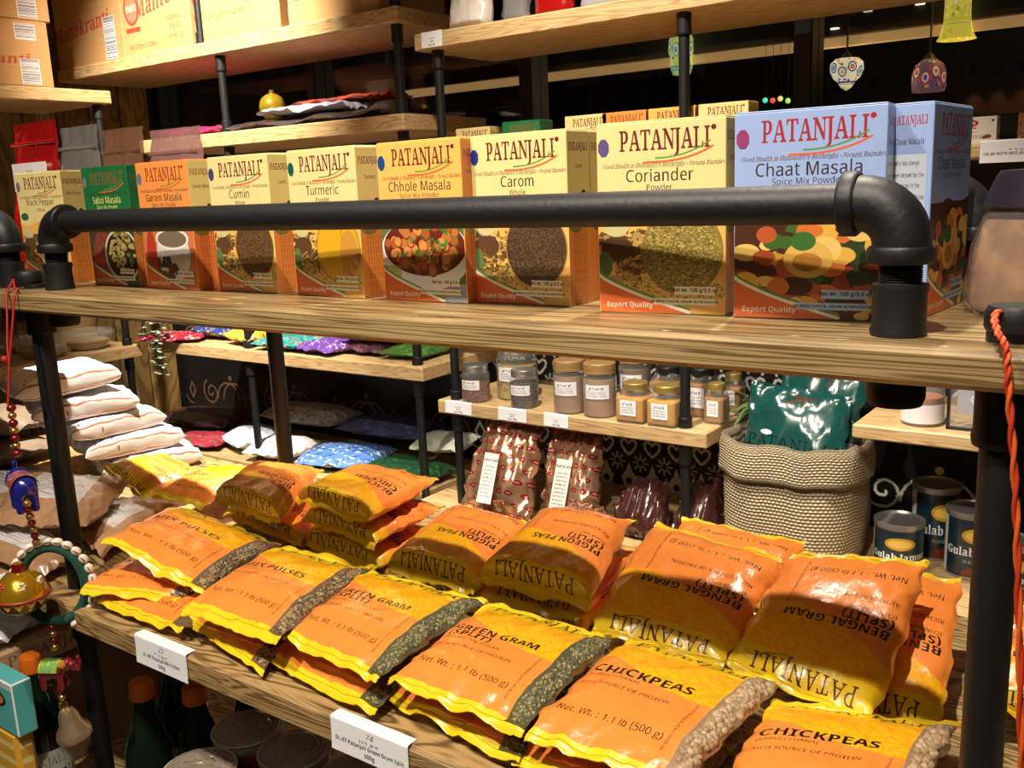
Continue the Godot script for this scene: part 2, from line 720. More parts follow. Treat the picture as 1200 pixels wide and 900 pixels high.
func spice_print(o: Dictionary) -> ImageTexture:
	var r := RandomNumberGenerator.new()
	r.seed = o.seed
	var W := 400
	var H := 570
	var cv := Cv.new(600, H, o.top)
	var ink: Color = o.get("ink", Color8(104, 28, 22))
	var low: Color = o.low
	# lower half of the front: printed picture
	var pts := [Vector2(0, 262)]
	for k in 21:
		pts.append(Vector2(k * 20, 262 + 10 * sin(k * 0.55)))
	pts.append_array([Vector2(400, H), Vector2(0, H)])
	cv.poly(pts, low)
	match o.kind:
		"seeds":
			for k in 150:
				var c: Color = [Color8(96, 66, 34), Color8(140, 108, 58), Color8(70, 74, 40), Color8(168, 140, 84)][r.randi() % 4]
				cv.ell(r.randf_range(0, 150), r.randf_range(320, 470), r.randf_range(4, 16), r.randf_range(3, 10), c)
			cv.ell(62, 372, 52, 38, Color8(88, 60, 36))
			cv.ell(60, 310, 40, 26, Color8(196, 186, 136))
			for k in 40:
				var a := Vector2(r.randf_range(35, 150), r.randf_range(405, 490))
				var b := a + Vector2.from_angle(r.randf() * TAU) * r.randf_range(18, 42)
				cv.line([a, b], r.randf_range(3, 6), [Color8(130, 92, 40), Color8(190, 150, 80), Color8(92, 60, 24)][k % 3])
			cv.ell(24, 420, 22, 40, Color8(88, 112, 66))
			cv.ell(60, 478, 22, 26, Color8(166, 140, 96))
			cv.speck(230, 500, 170, 50, [Color8(160, 146, 70), Color8(120, 112, 58), Color8(196, 182, 110)], 700, 3, r)
			cv.ell(268, 380, 126, 132, Color8(150, 116, 60))
			cv.ell(268, 380, 121, 127, o.fill)
			if o.has("fleck"):
				cv.speck(268, 380, 116, 122, o.fleck, o.get("flecks", 1800), o.get("fleck_px", 3.0), r)
			if o.get("root", false):
				cv.rect(290, 270, 4, 220, Color8(150, 108, 30))
				cv.ell(330, 400, 50, 90, Color8(196, 140, 60))
				for k in 8:
					cv.ell(300 + k * 11, 486 - k * k * 1.6, 13, 16, [Color8(216, 160, 96), Color8(190, 128, 66)][k % 2])
		"bowl":
			cv.rect(0, 262, 400, 240, Color8(92, 108, 60))
			cv.ell(206, 398, 214, 132, Color8(236, 236, 240))
			cv.ell(206, 372, 196, 104, Color8(98, 36, 20))
			for k in 70:
				var a := r.randf() * TAU
				var q := sqrt(r.randf())
				var p := Vector2(206 + cos(a) * q * 176, 372 + sin(a) * q * 92)
				var s := r.randf_range(17, 25)
				cv.ell(p.x, p.y, s, s, Color8(120, 58, 26))
				cv.ell(p.x - 2, p.y - 3, s * 0.86, s * 0.86, [Color8(186, 112, 52), Color8(164, 86, 40), Color8(206, 138, 74)][r.randi() % 3])
			cv.speck(206, 370, 160, 90, [Color8(56, 104, 40), Color8(80, 130, 52)], 34, 9, r)
			cv.rect(0, 440, 90, 90, Color8(170, 186, 70), 0.6)
		"dish":
			cv.rect(0, 262, 400, 308, Color8(74, 36, 22))
			var cs := [Color8(216, 168, 70), Color8(178, 84, 40), Color8(70, 34, 24), Color8(60, 96, 36), Color8(226, 190, 104), Color8(150, 58, 30), Color8(44, 60, 30), Color8(204, 110, 48)]
			for k in 90:
				var s := r.randf_range(16, 52)
				cv.ell(r.randf_range(0, 400), r.randf_range(310, 560), s, s * r.randf_range(0.5, 0.9), cs[r.randi() % cs.size()])
			cv.ell(206, 402, 66, 52, Color8(214, 172, 84))
			cv.ell(204, 410, 40, 26, Color8(178, 120, 50))
			cv.ell(34, 470, 40, 32, Color8(226, 178, 62))
			cv.ell(192, 352, 34, 26, Color8(58, 104, 42))
		"herbs":
			cv.rect(0, 262, 400, 308, Color8(60, 58, 36))
			cv.ell(120, 420, 90, 120, Color8(122, 60, 44))
			cv.ell(60, 470, 60, 60, Color8(168, 44, 34))
			cv.ell(280, 420, 150, 128, Color8(206, 198, 176))
			cv.ell(280, 420, 138, 116, Color8(44, 34, 24))
			cv.speck(280, 400, 112, 92, [Color8(150, 128, 70), Color8(98, 104, 50), Color8(180, 150, 90)], 90, 14, r)
		"mortar":
			cv.rect(0, 262, 400, 308, Color8(198, 116, 70))
			cv.ell(230, 410, 130, 120, Color8(206, 204, 200))
			cv.ell(230, 340, 128, 50, Color8(228, 226, 222))
			cv.ell(230, 342, 112, 38, Color8(120, 104, 84))
			cv.speck(140, 480, 110, 52, [Color8(40, 34, 40), Color8(70, 56, 60), Color8(96, 44, 32)], 60, 17, r)
			cv.ell(60, 420, 40, 120, Color8(176, 56, 34))
	# top print
	brand(cv, 214, 62, 84, ink)
	cv.text(serif, "Good Health is Humanity's Birthright - Swami Ramdev", 17, 210, 126, Color8(70, 40, 26), 0.5, 0.86, 0.3)
	cv.text(sans, o.name, o.get("name_px", 50), 200, 154, o.get("name_ink", Color8(44, 34, 26)), 0.5, 0.95)
	cv.text(sans, o.sub, 24, 200, 190, o.get("name_ink", Color8(60, 46, 36)), 0.5)
	if o.kind == "seeds":
		cv.ell(46, 224, 34, 20, Color8(40, 100, 66))
		cv.ell(240, 232, 34, 14, Color8(92, 44, 30))
		cv.rect(336, 200, 30, 30, Color8(250, 250, 250))
		cv.line([Vector2(337, 201), Vector2(365, 201), Vector2(365, 229), Vector2(337, 229), Vector2(337, 201)], 2, Color8(40, 110, 90))
		cv.ell(351, 215, 8, 8, Color8(30, 110, 80))
	# orange corner with a green and a white edge
	var edge := []
	for k in 25:
		var q := k / 24.0
		edge.append(Vector2(q * 290, 452 + 112 * pow(q, 0.75)))
	cv.poly(edge + [Vector2(290, H), Vector2(0, H)], Color8(226, 110, 52))
	cv.line(edge, 9, Color8(244, 240, 226))
	var e2 := []
	for p in edge:
		e2.append(p + Vector2(2, -9))
	cv.line(e2, 6, Color8(92, 150, 62))
	cv.text(sans_b, "Export Quality", 22, 26, 546, Color8(246, 232, 214), 0.0)
	var chip: Color = o.get("chip", Color8(240, 234, 206))
	cv.rect(244, 486, 124, 25, chip)
	cv.text(sans_b, "Net wt. 100 g/3.5 oz", 15, 306, 498, INK)
	cv.rect(178, 522, 192, 20, chip)
	cv.text(sans_b, "NO ADDED FLAVOUR, COLOUR OR PRESERVATIVE", 9, 274, 532, INK)
	# the narrow side
	var sx := 402
	cv.rect(400, 0, 200, H, o.side)
	if o.get("panel", false):
		cv.text(serif_b, "PATANJALI", 34, 496, 44, ink, 0.5, 0.8)
		cv.text(sans, o.name, 22, 496, 96, Color8(44, 34, 40), 0.5)
		cv.rect(418, 130, 158, 380, Color8(206, 214, 232))
		var words := ["India has always", "been known for the", "best spices in the", "world. Indian Spices", "were considered", "the wealth of India", "for which traders", "from far-flung", "areas of the earth", "travelled length"]
		for k in words.size():
			cv.text(sans, words[k], 17, 426, 154 + k * 30, INK, 0.0, 0.95)
	else:
		cv.rect(400, 300, 200, 270, o.side_low)
		cv.text(serif_b, "PATANJALI", 36, 500, 54, ink.darkened(0.1), 0.5, 0.8)
		cv.text(sans, o.name, 22, 500, 112, INK, 0.5)
		cv.ell(460, 262, 40, 34, Color8(70, 46, 30))
		cv.ell(540, 250, 36, 60, Color8(52, 40, 28))
		cv.ell(470, 300, 60, 30, Color8(120, 104, 50))
		for k in 6:
			cv.text(sans, "STORE IN A COOL AND DRY PLACE AWAY FROM SUN", 13, 452 + k * 20, 455, Color8(60, 30, 16), 0.5, 1.0, 0.0, -PI / 2)
	return cv.tex()


# ---------------------------------------------------------------- pipe work
var iron: StandardMaterial3D
var wood_front: StandardMaterial3D
var wood_low: StandardMaterial3D
var pine: StandardMaterial3D
var pine_side: StandardMaterial3D


func V(x: float, y: float, z: float) -> Vector3:
	return Vector3(x, y, z)


func at(x: float, y: float, z: float) -> Transform3D:
	return Transform3D(Basis(), Vector3(x, y, z))


func board(lo: Vector3, hi: Vector3, m: Material, label: String, group := "", bev := 0.003) -> Node3D:
	var t := thing("shelf_board", label, "shelf", Vector3((lo.x + hi.x) / 2, lo.y, (lo.z + hi.z) / 2), group)
	var mb := Mb.new()
	mb.box(lo - t.position, hi - t.position, bev)
	part("plank", mb, m, t)
	return t


# upright iron pipe with couplings where it meets a board
func post(x: float, z: float, y0: float, y1: float, r: float, joints: Array, label: String, group := "") -> Node3D:
	var t := thing("pipe_post", label, "pipe", Vector3(x, y0, z), group)
	var mb := Mb.new()
	mb.lathe([Vector2(0, 0), Vector2(r, 0), Vector2(r, y1 - y0), Vector2(0, y1 - y0)], 20)
	part("pipe", mb, iron, t)
	for j in joints:
		var c := Mb.new()
		var h: float = j[1]
		var R := r * 1.32
		c.lathe([Vector2(r, 0), Vector2(R, 0), Vector2(R * 1.06, h * 0.12), Vector2(R, h * 0.24), Vector2(R, h * 0.8), Vector2(R * 1.06, h * 0.9), Vector2(R, h), Vector2(r, h)], 20)
		part("coupling", c, iron, t, "", Vector3(0, j[0] - y0, 0))
	return t


# guard rail: pipe between two elbows that stand on couplings; under the board a nut
func guard_rail(x0: float, x1: float, y: float, z: float, label: String, nut := true) -> void:
	var t := thing("guard_rail", label, "rail", Vector3(x0, 0.0, z), "black pipe guard rails on the display board")
	var L := x1 - x0
	var p := Mb.new()
	p.tube([V(0.03, y, 0), V(L * 0.5, y, 0), V(L - 0.03, y, 0)], 0.0133, 24)
	part("pipe", p, iron, t)
	for e in 2:
		var sx := 1.0 if e == 0 else -1.0
		var ox := 0.0 if e == 0 else L
		var b := Mb.new()
		var path := []
		for k in 11:
			var a := PI / 2 * k / 10.0
			path.append(V(ox + sx * (0.026 - 0.026 * cos(a)), y - 0.026 + 0.026 * sin(a), 0))
		path.insert(0, V(ox, y - 0.036, 0))
		path.append(V(ox + sx * 0.036, y, 0))
		b.tube(path, 0.0182, 24)
		var elbow := part("elbow", b, iron, t)
		var c := Mb.new()
		c.tube([V(ox, y - 0.038, 0), V(ox, y - 0.036, 0), V(ox, y - 0.029, 0), V(ox, y - 0.027, 0)], [0.0195, 0.0212, 0.0212, 0.0195], 24)
		c.tube([V(ox + sx * 0.027, y, 0), V(ox + sx * 0.029, y, 0), V(ox + sx * 0.036, y, 0), V(ox + sx * 0.038, y, 0)], [0.0195, 0.0212, 0.0212, 0.0195], 24)
		part("rim", c, iron, elbow)
		var n := Mb.new()
		var pr := [Vector2(0.0128, 0.03)]
		var yy := 0.03
		while yy < y - 0.036:
			pr.append(Vector2(0.0137, yy + 0.0008))
			pr.append(Vector2(0.0126, yy + 0.0016))
			yy += 0.0016
		n.lathe(pr, 20, at(ox, 0, 0))
		part("nipple", n, iron, t)
		var k := Mb.new()
		k.lathe([Vector2(0, 0), Vector2(0.0172, 0), Vector2(0.0178, 0.003), Vector2(0.0168, 0.006), Vector2(0.0166, 0.026), Vector2(0.0176, 0.029), Vector2(0.0172, 0.033), Vector2(0.012, 0.034)], 24, at(ox, 0.0003, 0))
		part("coupling", k, iron, t)
		if nut:
			var u := Mb.new()
			u.lathe([Vector2(0, -0.046), Vector2(0.0168, -0.046), Vector2(0.0185, -0.041), Vector2(0.0185, -0.0245), Vector2(0, -0.0245)], 24, at(ox, 0, 0))
			part("nut", u, iron, t)


func spice_box(o: Dictionary, tex: ImageTexture, at_: Vector3, turn: float, label: String, group: String, holo := Color(0, 0, 0, 0)) -> Node3D:
	var t := thing("spice_box", label, "spice box", at_, group, turn)
	var w: float = o.get("w", 0.106)
	var h: float = o.get("h", 0.15)
	var dp: float = o.get("d", 0.036)
	var front := Rect2(0.004, 0.004, 0.658, 0.992)
	var side := Rect2(0.67, 0.004, 0.326, 0.992)
	var m := mat(Color.WHITE, 0.42, {"tex": tex, "coat": 0.25, "coat_rough": 0.25})
	var mb := Mb.new()
	mb.box(V(-w / 2, 0, -dp), V(w / 2, h - 0.0012, 0), 0.0006, Transform3D(), {"front": front, "back": front, "right": side, "left": side, "top": Rect2(0.01, 0.01, 0.3, 0.02), "bottom": Rect2(0.01, 0.01, 0.3, 0.02)})
	part("carton", mb, m, t)
	var fl := Mb.new()
	fl.box(V(-w / 2 + 0.0006, h - 0.0011, -dp + 0.0006), V(w / 2 - 0.0006, h, -0.0008), 0.0004, Transform3D(), {"front": Rect2(0.01, 0.01, 0.01, 0.01), "top": Rect2(0.01, 0.01, 0.3, 0.02), "back": Rect2(0.01, 0.01, 0.01, 0.01), "left": Rect2(0.01, 0.01, 0.01, 0.01), "right": Rect2(0.01, 0.01, 0.01, 0.01)})
	part("tuck_flap", fl, m, t)
	if holo.a > 0.0:
		var s := Mb.new()
		var ring := []
		for k in 8:
			ring.append(V(cos(k * TAU / 8 + 0.39) * 0.005, sin(k * TAU / 8 + 0.39) * 0.0072, 0))
		for k in 8:
			s.tri(V(0, 0, 0.0002), ring[k] + V(0, 0, 0.0002), ring[(k + 1) % 8] + V(0, 0, 0.0002))
		part("hologram_sticker", s, mat(holo, 0.18, {"metal": 0.7}), t, "shiny hologram sticker", V(-w / 2 + 0.0062, h - 0.019, 0.0001))
	return t


func bag(called: String, label: String, category: String, group: String, c: Array, tall: float, film: Material, o := {}) -> Node3D:
	var pl := pillow(c, tall, o)
	var t := thing(called, label, category, pl.o, group)
	part(o.get("body", "printed_film"), pl.mb, film, t)
	if o.has("seal"):
		if o.get("seal_b", true):
			part("bottom_seal", seal(pl, false, o.get("seal_w", 0.012), o.get("drop", 0.004), o.get("seed", 1.0)), o.seal, t)
		if o.get("seal_t", true):
			part("top_seal", seal(pl, true, o.get("seal_w", 0.012), o.get("drop_t", 0.002), o.get("seed", 1.0) + 3.0), o.seal, t)
	if o.has("beans"):
		var r := RandomNumberGenerator.new()
		r.seed = int(o.get("seed", 1.0) * 100.0)
		var bm: Dictionary = o.beans
		var pm := part("pulses", beans(pl, bm.s0, 0.985, bm.count, bm.size, bm.n, r), bm.mat, t, bm.label)
		pm.set_meta("kind", "stuff")
		part("clear_window", window_film(pl, bm.s0, bm.size * 0.7 + 0.0004), o.film, t, "clear film strip")
	return t


# paper price label bent over the edge of a board; text lines are real print
func price_label(p: Vector3, w: float, h: float, tex: ImageTexture, label: String, over := 0.012) -> void:
	var t := thing("price_label", label, "label", p, "white paper price labels on shelf edges")
	var mb := Mb.new()
	var R := []
	var U := []
	var prof := [Vector2(-over, 0.0012), Vector2(-0.002, 0.0012), Vector2(0.0012, 0.0006), Vector2(0.0016, -0.002), Vector2(0.0016, -h * 0.5), Vector2(0.0026, -h)]
	var vs := [0.0, 0.1, 0.14, 0.2, 0.6, 1.0]
	for i in prof.size():
		var row := PackedVector3Array()
		var ur := PackedVector2Array()
		for j in 9:
			var s := j / 8.0
			row.append(V((s - 0.5) * w, prof[i].y, prof[i].x + 0.0012 * (s - 0.5) * (s - 0.5) * (i / 5.0)))
			ur.append(Vector2(s, vs[i]))
		R.append(row)
		U.append(ur)
	R.reverse()
	U.reverse()
	mb.grid(R, U)
	part("paper", mb, mat(Color.WHITE, 0.5, {"tex": tex}), t)


func label_print(big: String, line1: String, line2: String, sd: int) -> ImageTexture:
	var cv := Cv.new(320, 150, Color8(236, 236, 240))
	var r := RandomNumberGenerator.new()
	r.seed = sd
	cv.text(sans, big, 34, 165, 52, Color8(50, 50, 60), 0.5, 0.9, 0.25)
	for k in 4:
		cv.scrawl(120 + k * 22, 74, 12, 12, Color8(90, 90, 100), r)
	cv.text(sans_b, line1, 21, 160, 104, Color8(34, 34, 44), 0.5, 0.86)
	cv.text(sans_b, line2, 22, 160, 132, Color8(34, 34, 44), 0.5, 0.9)
	return cv.tex()


# ---------------------------------------------------------------- track spot lamp that hangs from the ceiling, out of the picture
func spot_lamp(p: Vector3, aim: Vector3, power: float, cone: float, size: float, col: Color, label: String) -> void:
	var t := thing("track_spotlight", label, "lamp", p, "ceiling track spotlights")
	var d := (aim - p).normalized()
	var b := Basis.looking_at(d, Vector3.FORWARD if absf(d.y) > 0.95 else Vector3.UP)
	var mb := Mb.new()
	mb.lathe([Vector2(0.0, 0.0), Vector2(0.034, 0.0), Vector2(0.038, 0.01), Vector2(0.038, 0.12), Vector2(0.036, 0.12), Vector2(0.036, 0.02), Vector2(0.0, 0.02)], 20, Transform3D(b * Basis(Vector3.RIGHT, -PI / 2), -d * 0.125))
	part("housing", mb, iron, t)
	var e := Mb.new()
	e.lathe([Vector2(0.0, 0.0), Vector2(0.03, 0.0), Vector2(0.03, 0.004), Vector2(0.0, 0.004)], 20, Transform3D(b * Basis(Vector3.RIGHT, -PI / 2), -d * 0.02))
	part("bulb", e, mat(Color.WHITE, 0.5, {"emit": col, "power": 3.0}), t)
	var s := Mb.new()
	s.tube([-d * 0.08, V(0, 1.5 - p.y - 0.01, 0)], 0.006, 8)
	part("stem", s, iron, t)
	var l := SpotLight3D.new()
	l.name = "beam"
	t.add_child(l)
	l.transform = Transform3D(b, d * 0.004)
	l.light_color = col
	l.light_energy = power
	l.spot_angle = cone
	l.spot_angle_attenuation = 0.8
	l.spot_range = 8.0
	l.spot_attenuation = 2.0
	l.light_size = size
	l.shadow_enabled = true


func _ready() -> void:
	# ------------------------------------------------ camera, surroundings, lamps
	var cam := Camera3D.new()
	cam.name = "camera"
	add_child(cam)
	cam.transform = Transform3D(Basis(V(0.8117, -0.0408, -0.5826), V(-0.0869, 0.9778, -0.1896), V(0.5774, 0.2052, 0.7903)).orthonormalized(), V(1.2011, 0.1047, 0.5932))
	cam.fov = 44.22
	cam.near = 0.02
	cam.far = 60.0
	cam.current = true
	var we := WorldEnvironment.new()
	we.name = "surroundings"
	var env := Environment.new()
	env.background_mode = Environment.BG_COLOR
	env.background_color = Color(0.012, 0.013, 0.016)
	env.tonemap_mode = Environment.TONE_MAPPER_LINEAR
	env.tonemap_exposure = 1.0
	env.sdfgi_enabled = true
	env.ssao_enabled = true
	env.ssil_enabled = true
	we.environment = env
	add_child(we)
	nz.noise_type = FastNoiseLite.TYPE_SIMPLEX_SMOOTH
	nz.frequency = 1.0
	nz.fractal_octaves = 3
	nz.seed = 11
	var warm := Color(1.0, 0.95, 0.875)
	iron = mat(Color8(17, 17, 19), 0.52, {"spec": 0.5, "tri": V(14, 14, 14), "bump": noise_tex(0.03, 3, [], 256), "deep": 0.02})
	spot_lamp(V(1.05, 1.3, 0.75), V(0.85, -0.25, -0.12), 3.0, 34.0, 0.02, warm, "black track spotlight over the near end of the orange bags")
	spot_lamp(V(0.35, 1.3, 0.85), V(0.35, -0.25, -0.1), 3.2, 34.0, 0.02, warm, "black track spotlight over the middle of the display unit")
	spot_lamp(V(0.78, 1.3, -0.62), V(0.74, -0.3, -0.42), 3.4, 34.0, 0.02, warm, "black track spotlight behind the display unit, over the pulses")
	spot_lamp(V(-0.3, 1.3, -0.45), V(-0.42, -0.35, -0.45), 14.0, 24.0, 0.02, warm, "black track spotlight over the white packets and flour bags")
	spot_lamp(V(-0.65, 1.3, -0.3), V(-1.02, 0.45, -1.12), 10.0, 27.0, 0.02, warm, "black track spotlight aimed at the cartons in the corner")
	spot_lamp(V(-0.5, 1.3, -0.12), V(-0.93, -0.62, -1.15), 8.0, 14.0, 0.02, warm, "black track spotlight aimed at the cloth packs")
	spot_lamp(V(0.3, 1.3, -0.4), V(0.2, -0.4, -1.15), 4.0, 32.0, 0.02, warm, "black track spotlight aimed at the jar shelf by the window")
	# flat ceiling light over the aisle behind the camera
	var cl := thing("ceiling_light", "flat white ceiling light panel over the aisle", "lamp", V(1.2, 1.49, 1.7))
	var clm := Mb.new()
	clm.box(V(-0.6, -0.01, -0.3), V(0.6, 0.009, 0.3), 0.004)
	part("diffuser", clm, mat(Color.WHITE, 0.5, {"emit": Color(1.0, 0.95, 0.86), "power": 1.0}), cl)
	var al := AreaLight3D.new()
	al.name = "glow"
	cl.add_child(al)
	al.position = V(0, -0.014, 0)
	al.rotation.x = -PI / 2
	al.area_size = Vector2(1.2, 0.6)
	al.light_color = Color(1.0, 0.95, 0.86)
	al.light_energy = 0.55
	al.area_range = 8.0
	al.shadow_enabled = true

	var fs := func(nm: String, bold: bool) -> SystemFont:
		var f := SystemFont.new()
		f.font_names = PackedStringArray([nm])
		f.font_weight = 700 if bold else 400
		return f
	sans = fs.call("Droid Sans", false)
	sans_b = fs.call("Droid Sans", true)
	serif = fs.call("Droid Serif", false)
	serif_b = fs.call("Droid Serif", true)
	var rng := RandomNumberGenerator.new()
	rng.seed = 42

	# ------------------------------------------------ materials shared by many things
	var wt := wood_tex(Color8(170, 144, 100), Color8(88, 66, 38), 7.0, 0.7, 3)
	wood_front = mat(Color.WHITE, 0.36, {"tex": wt, "tri": V(1.3, 40, 9), "coat": 0.3, "coat_rough": 0.2})
	wood_low = mat(Color8(255, 250, 240), 0.42, {"tex": wood_tex(Color8(186, 158, 110), Color8(84, 60, 32), 4.0, 2.2, 12), "tri": V(1.5, 20, 6), "coat": 0.15, "coat_rough": 0.3})
	var pt := wood_tex(Color8(206, 178, 130), Color8(164, 126, 80), 5.0, 1.9, 8)
	pine = mat(Color.WHITE, 0.5, {"tex": pt, "tri": V(1.1, 12, 6)})
	pine_side = mat(Color.WHITE, 0.5, {"tex": pt, "tri": V(6, 12, 1.1)})
	room()
	shelving()
	boxes_on_board()
	pulse_bags()
	back_things()
	corner_things()
	jar_shelf()
	under_shelf()
	ornaments()
	beyond_window()


# ---------------------------------------------------------------- the shop itself
func room() -> void:
	var plaster := mat(Color8(150, 142, 130), 0.9, {"tri": V(3, 3, 3), "bump": noise_tex(0.02, 21, [], 256), "deep": 0.1})
	var mb := Mb.new()
	mb.box(V(-1.9, -1.35, -1.56), V(3.0, -1.25, 3.0))
	struct("floor", mb, mat(Color.WHITE, 0.4, {"tex": noise_tex(0.012, 4, [[0.0, Color8(92, 82, 70)], [1.0, Color8(140, 128, 110)]]), "tri": V(1.2, 1.2, 1.2)}))
	mb = Mb.new()
	mb.box(V(-1.9, 1.5, -1.56), V(3.0, 1.6, 3.0))
	struct("ceiling", mb, plaster)
	mb = Mb.new()
	mb.box(V(2.9, -1.25, -1.56), V(3.0, 1.5, 3.0))
	struct("wall_right", mb, plaster)
	mb = Mb.new()
	mb.box(V(-1.9, -1.25, 2.9), V(2.9, 1.5, 3.0))
	struct("wall_front", mb, plaster)
	# plank wall on the left: upright boards with open joints
	mb = Mb.new()
	mb.box(V(-1.9, -1.25, -1.56), V(-1.8, 1.5, 2.9))
	var lw := struct("wall_left", mb, mat(Color8(40, 32, 24), 0.8))
	var pw := wood_tex(Color8(150, 120, 66), Color8(96, 72, 36), 3.0, 1.2, 15, 256)
	var pms := []
	for k in 3:
		var c: float = [1.0, 0.86, 0.74][k]
		pms.append(mat(Color(c, c, c * 0.97), 0.6, {"tex": pw, "uv": V(1, 1, 1)}))
	var z := -1.43
	var k := 0
	while z < 0.6:
		var pm := Mb.new()
		var up := Transform3D(Basis(Vector3.RIGHT, Vector3.UP, Vector3.BACK), V(-1.8, -1.25, z))
		pm.box(V(0, 0, 0), V(0.02, 2.75, 0.106), 0.003, up, {"right": Rect2(0, 0, 1, 1)})
		for i in pm.t.size():
			pm.t[i] = Vector2(pm.v[i].y * 1.2 + k * 0.37, (pm.v[i].z - z) * 3.0)
		struct("plank", pm, pms[(k * 7) % 3], lw)
		z += 0.112
		k += 1
	# back wall: papered below, window above
	mb = Mb.new()
	mb.box(V(-1.8, -1.25, -1.56), V(2.9, 0.16, -1.45))
	var wall := struct("wall_back", mb, mat(Color8(16, 16, 18), 0.6))
	var wp := Mb.new()
	wp.box(V(-1.8, -1.25, -1.4495), V(2.9, 0.158, -1.448))
	var wm := struct("wallpaper", wp, mat(Color.WHITE, 0.5, {"tex": wallpaper_print()}), wall)
	wm.set_meta("label", "black wallpaper with grey scrolls, hearts and sunbursts")
	mb = Mb.new()
	mb.box(V(-1.8, 1.2, -1.56), V(2.9, 1.5, -1.45))
	struct("wall_back_top", mb, mat(Color8(30, 28, 26), 0.7))
	var win := Node3D.new()
	win.name = "window_1"
	win.set_meta("kind", "structure")
	add_child(win)
	var dark := mat(Color8(20, 21, 24), 0.4)
	var fr := Mb.new()
	fr.box(V(-1.8, 0.16, -1.55), V(2.9, 0.2, -1.44), 0.003)
	part("window_sill", fr, dark, win)
	var xs: Array = [-1.8, -1.02, -0.24, 0.47, 1.3, 2.1, 2.86]
	for x in xs:
		var mu := Mb.new()
		mu.box(V(x, 0.2, -1.54), V(x + 0.04, 1.2, -1.46), 0.003)
		part("mullion", mu, dark, win)
	var glass := mat(Color8(20, 24, 28), 0.03, {"alpha": 0.16})
	for i in xs.size() - 1:
		var g := Mb.new()
		g.box(V(xs[i] + 0.04, 0.2, -1.505), V(xs[i + 1], 1.2, -1.499))
		part("pane", g, glass, win)


func wallpaper_print() -> ImageTexture:
	# 4.7 m by 1.408 m
	var cv := Cv.new(2048, 614, Color8(14, 14, 16))
	var px := 2048 / 4.7
	var grey := Color8(232, 230, 222)
	var dim := Color8(186, 190, 176)
	# ogee rows: hearts with curled tops, sunbursts between them, onion drops below
	var ink0 := Color8(14, 14, 16)
	for rr in 6:
		var y0 := 64.0 + rr * 82.0
		for cc in 13:
			var xx := 640.0 + cc * 29.0
			var h := []
			for q in 21:
				var a := TAU * q / 20.0
				h.append(Vector2(xx + 9.5 * pow(sin(a), 3.0), y0 - (8 * cos(a) - 3.5 * cos(2 * a) - 1.5 * cos(3 * a))))
			cv.line(h, 3, grey)
			cv.line([Vector2(xx - 7, y0 - 11), Vector2(xx - 11, y0 - 18), Vector2(xx - 4, y0 - 20)], 2.6, grey)
			cv.line([Vector2(xx + 7, y0 - 11), Vector2(xx + 11, y0 - 18), Vector2(xx + 4, y0 - 20)], 2.6, grey)
			var sc := Vector2(xx + 14.5, y0 + 18)
			for q in 8:
				var a := TAU * q / 8.0
				cv.line([sc + Vector2.from_angle(a) * 4, sc + Vector2.from_angle(a) * 9.5], 2.6, dim)
			cv.poly([Vector2(xx, y0 + 18), Vector2(xx + 4, y0 + 28), Vector2(xx + 10, y0 + 36), Vector2(xx + 7, y0 + 46), Vector2(xx, y0 + 52), Vector2(xx - 7, y0 + 46), Vector2(xx - 10, y0 + 36), Vector2(xx - 4, y0 + 28)], grey)
			cv.ell(xx, y0 + 40, 3.6, 3.6, ink0)
	# scrolls and interlaced rings elsewhere
	for cc in 44:
		for rr in 6:
			var c := Vector2(30 + cc * 48 + (24 if rr % 2 else 0), 150 + rr * 84)
			if c.x > 630 and c.x < 1015:
				continue
			var col := grey if c.x > 560 and c.x < 1400 else dim
			if c.x < 560:
				col = Color8(110, 84, 66)
			if (cc + rr) % 3 == 0:
				var sp := []
				for q in 26:
					var a := q * 0.42
					sp.append(c + Vector2.from_angle(a) * (2.0 + q * 0.75))
				cv.line(sp, 3, col)
			elif (cc + rr) % 3 == 1:
				for q in 2:
					var ar := []
					for e in 17:
						ar.append(c + Vector2(q * 14 - 7, 8) + Vector2.from_angle(PI + PI * e / 16.0) * 26)
					cv.line(ar, 3, col)
				cv.ell(c.x, c.y - 26, 4, 4, col)
			else:
				cv.poly([c + Vector2(-9, 0), c + Vector2(0, -15), c + Vector2(9, 0), c + Vector2(0, 15)], col)
				cv.poly([c + Vector2(-5, 0), c + Vector2(0, -9), c + Vector2(5, 0), c + Vector2(0, 9)], Color8(14, 14, 16))
				cv.line([c + Vector2(-18, 10), c + Vector2(-10, 20), c + Vector2(-2, 22)], 2.6, col)
	return cv.tex()


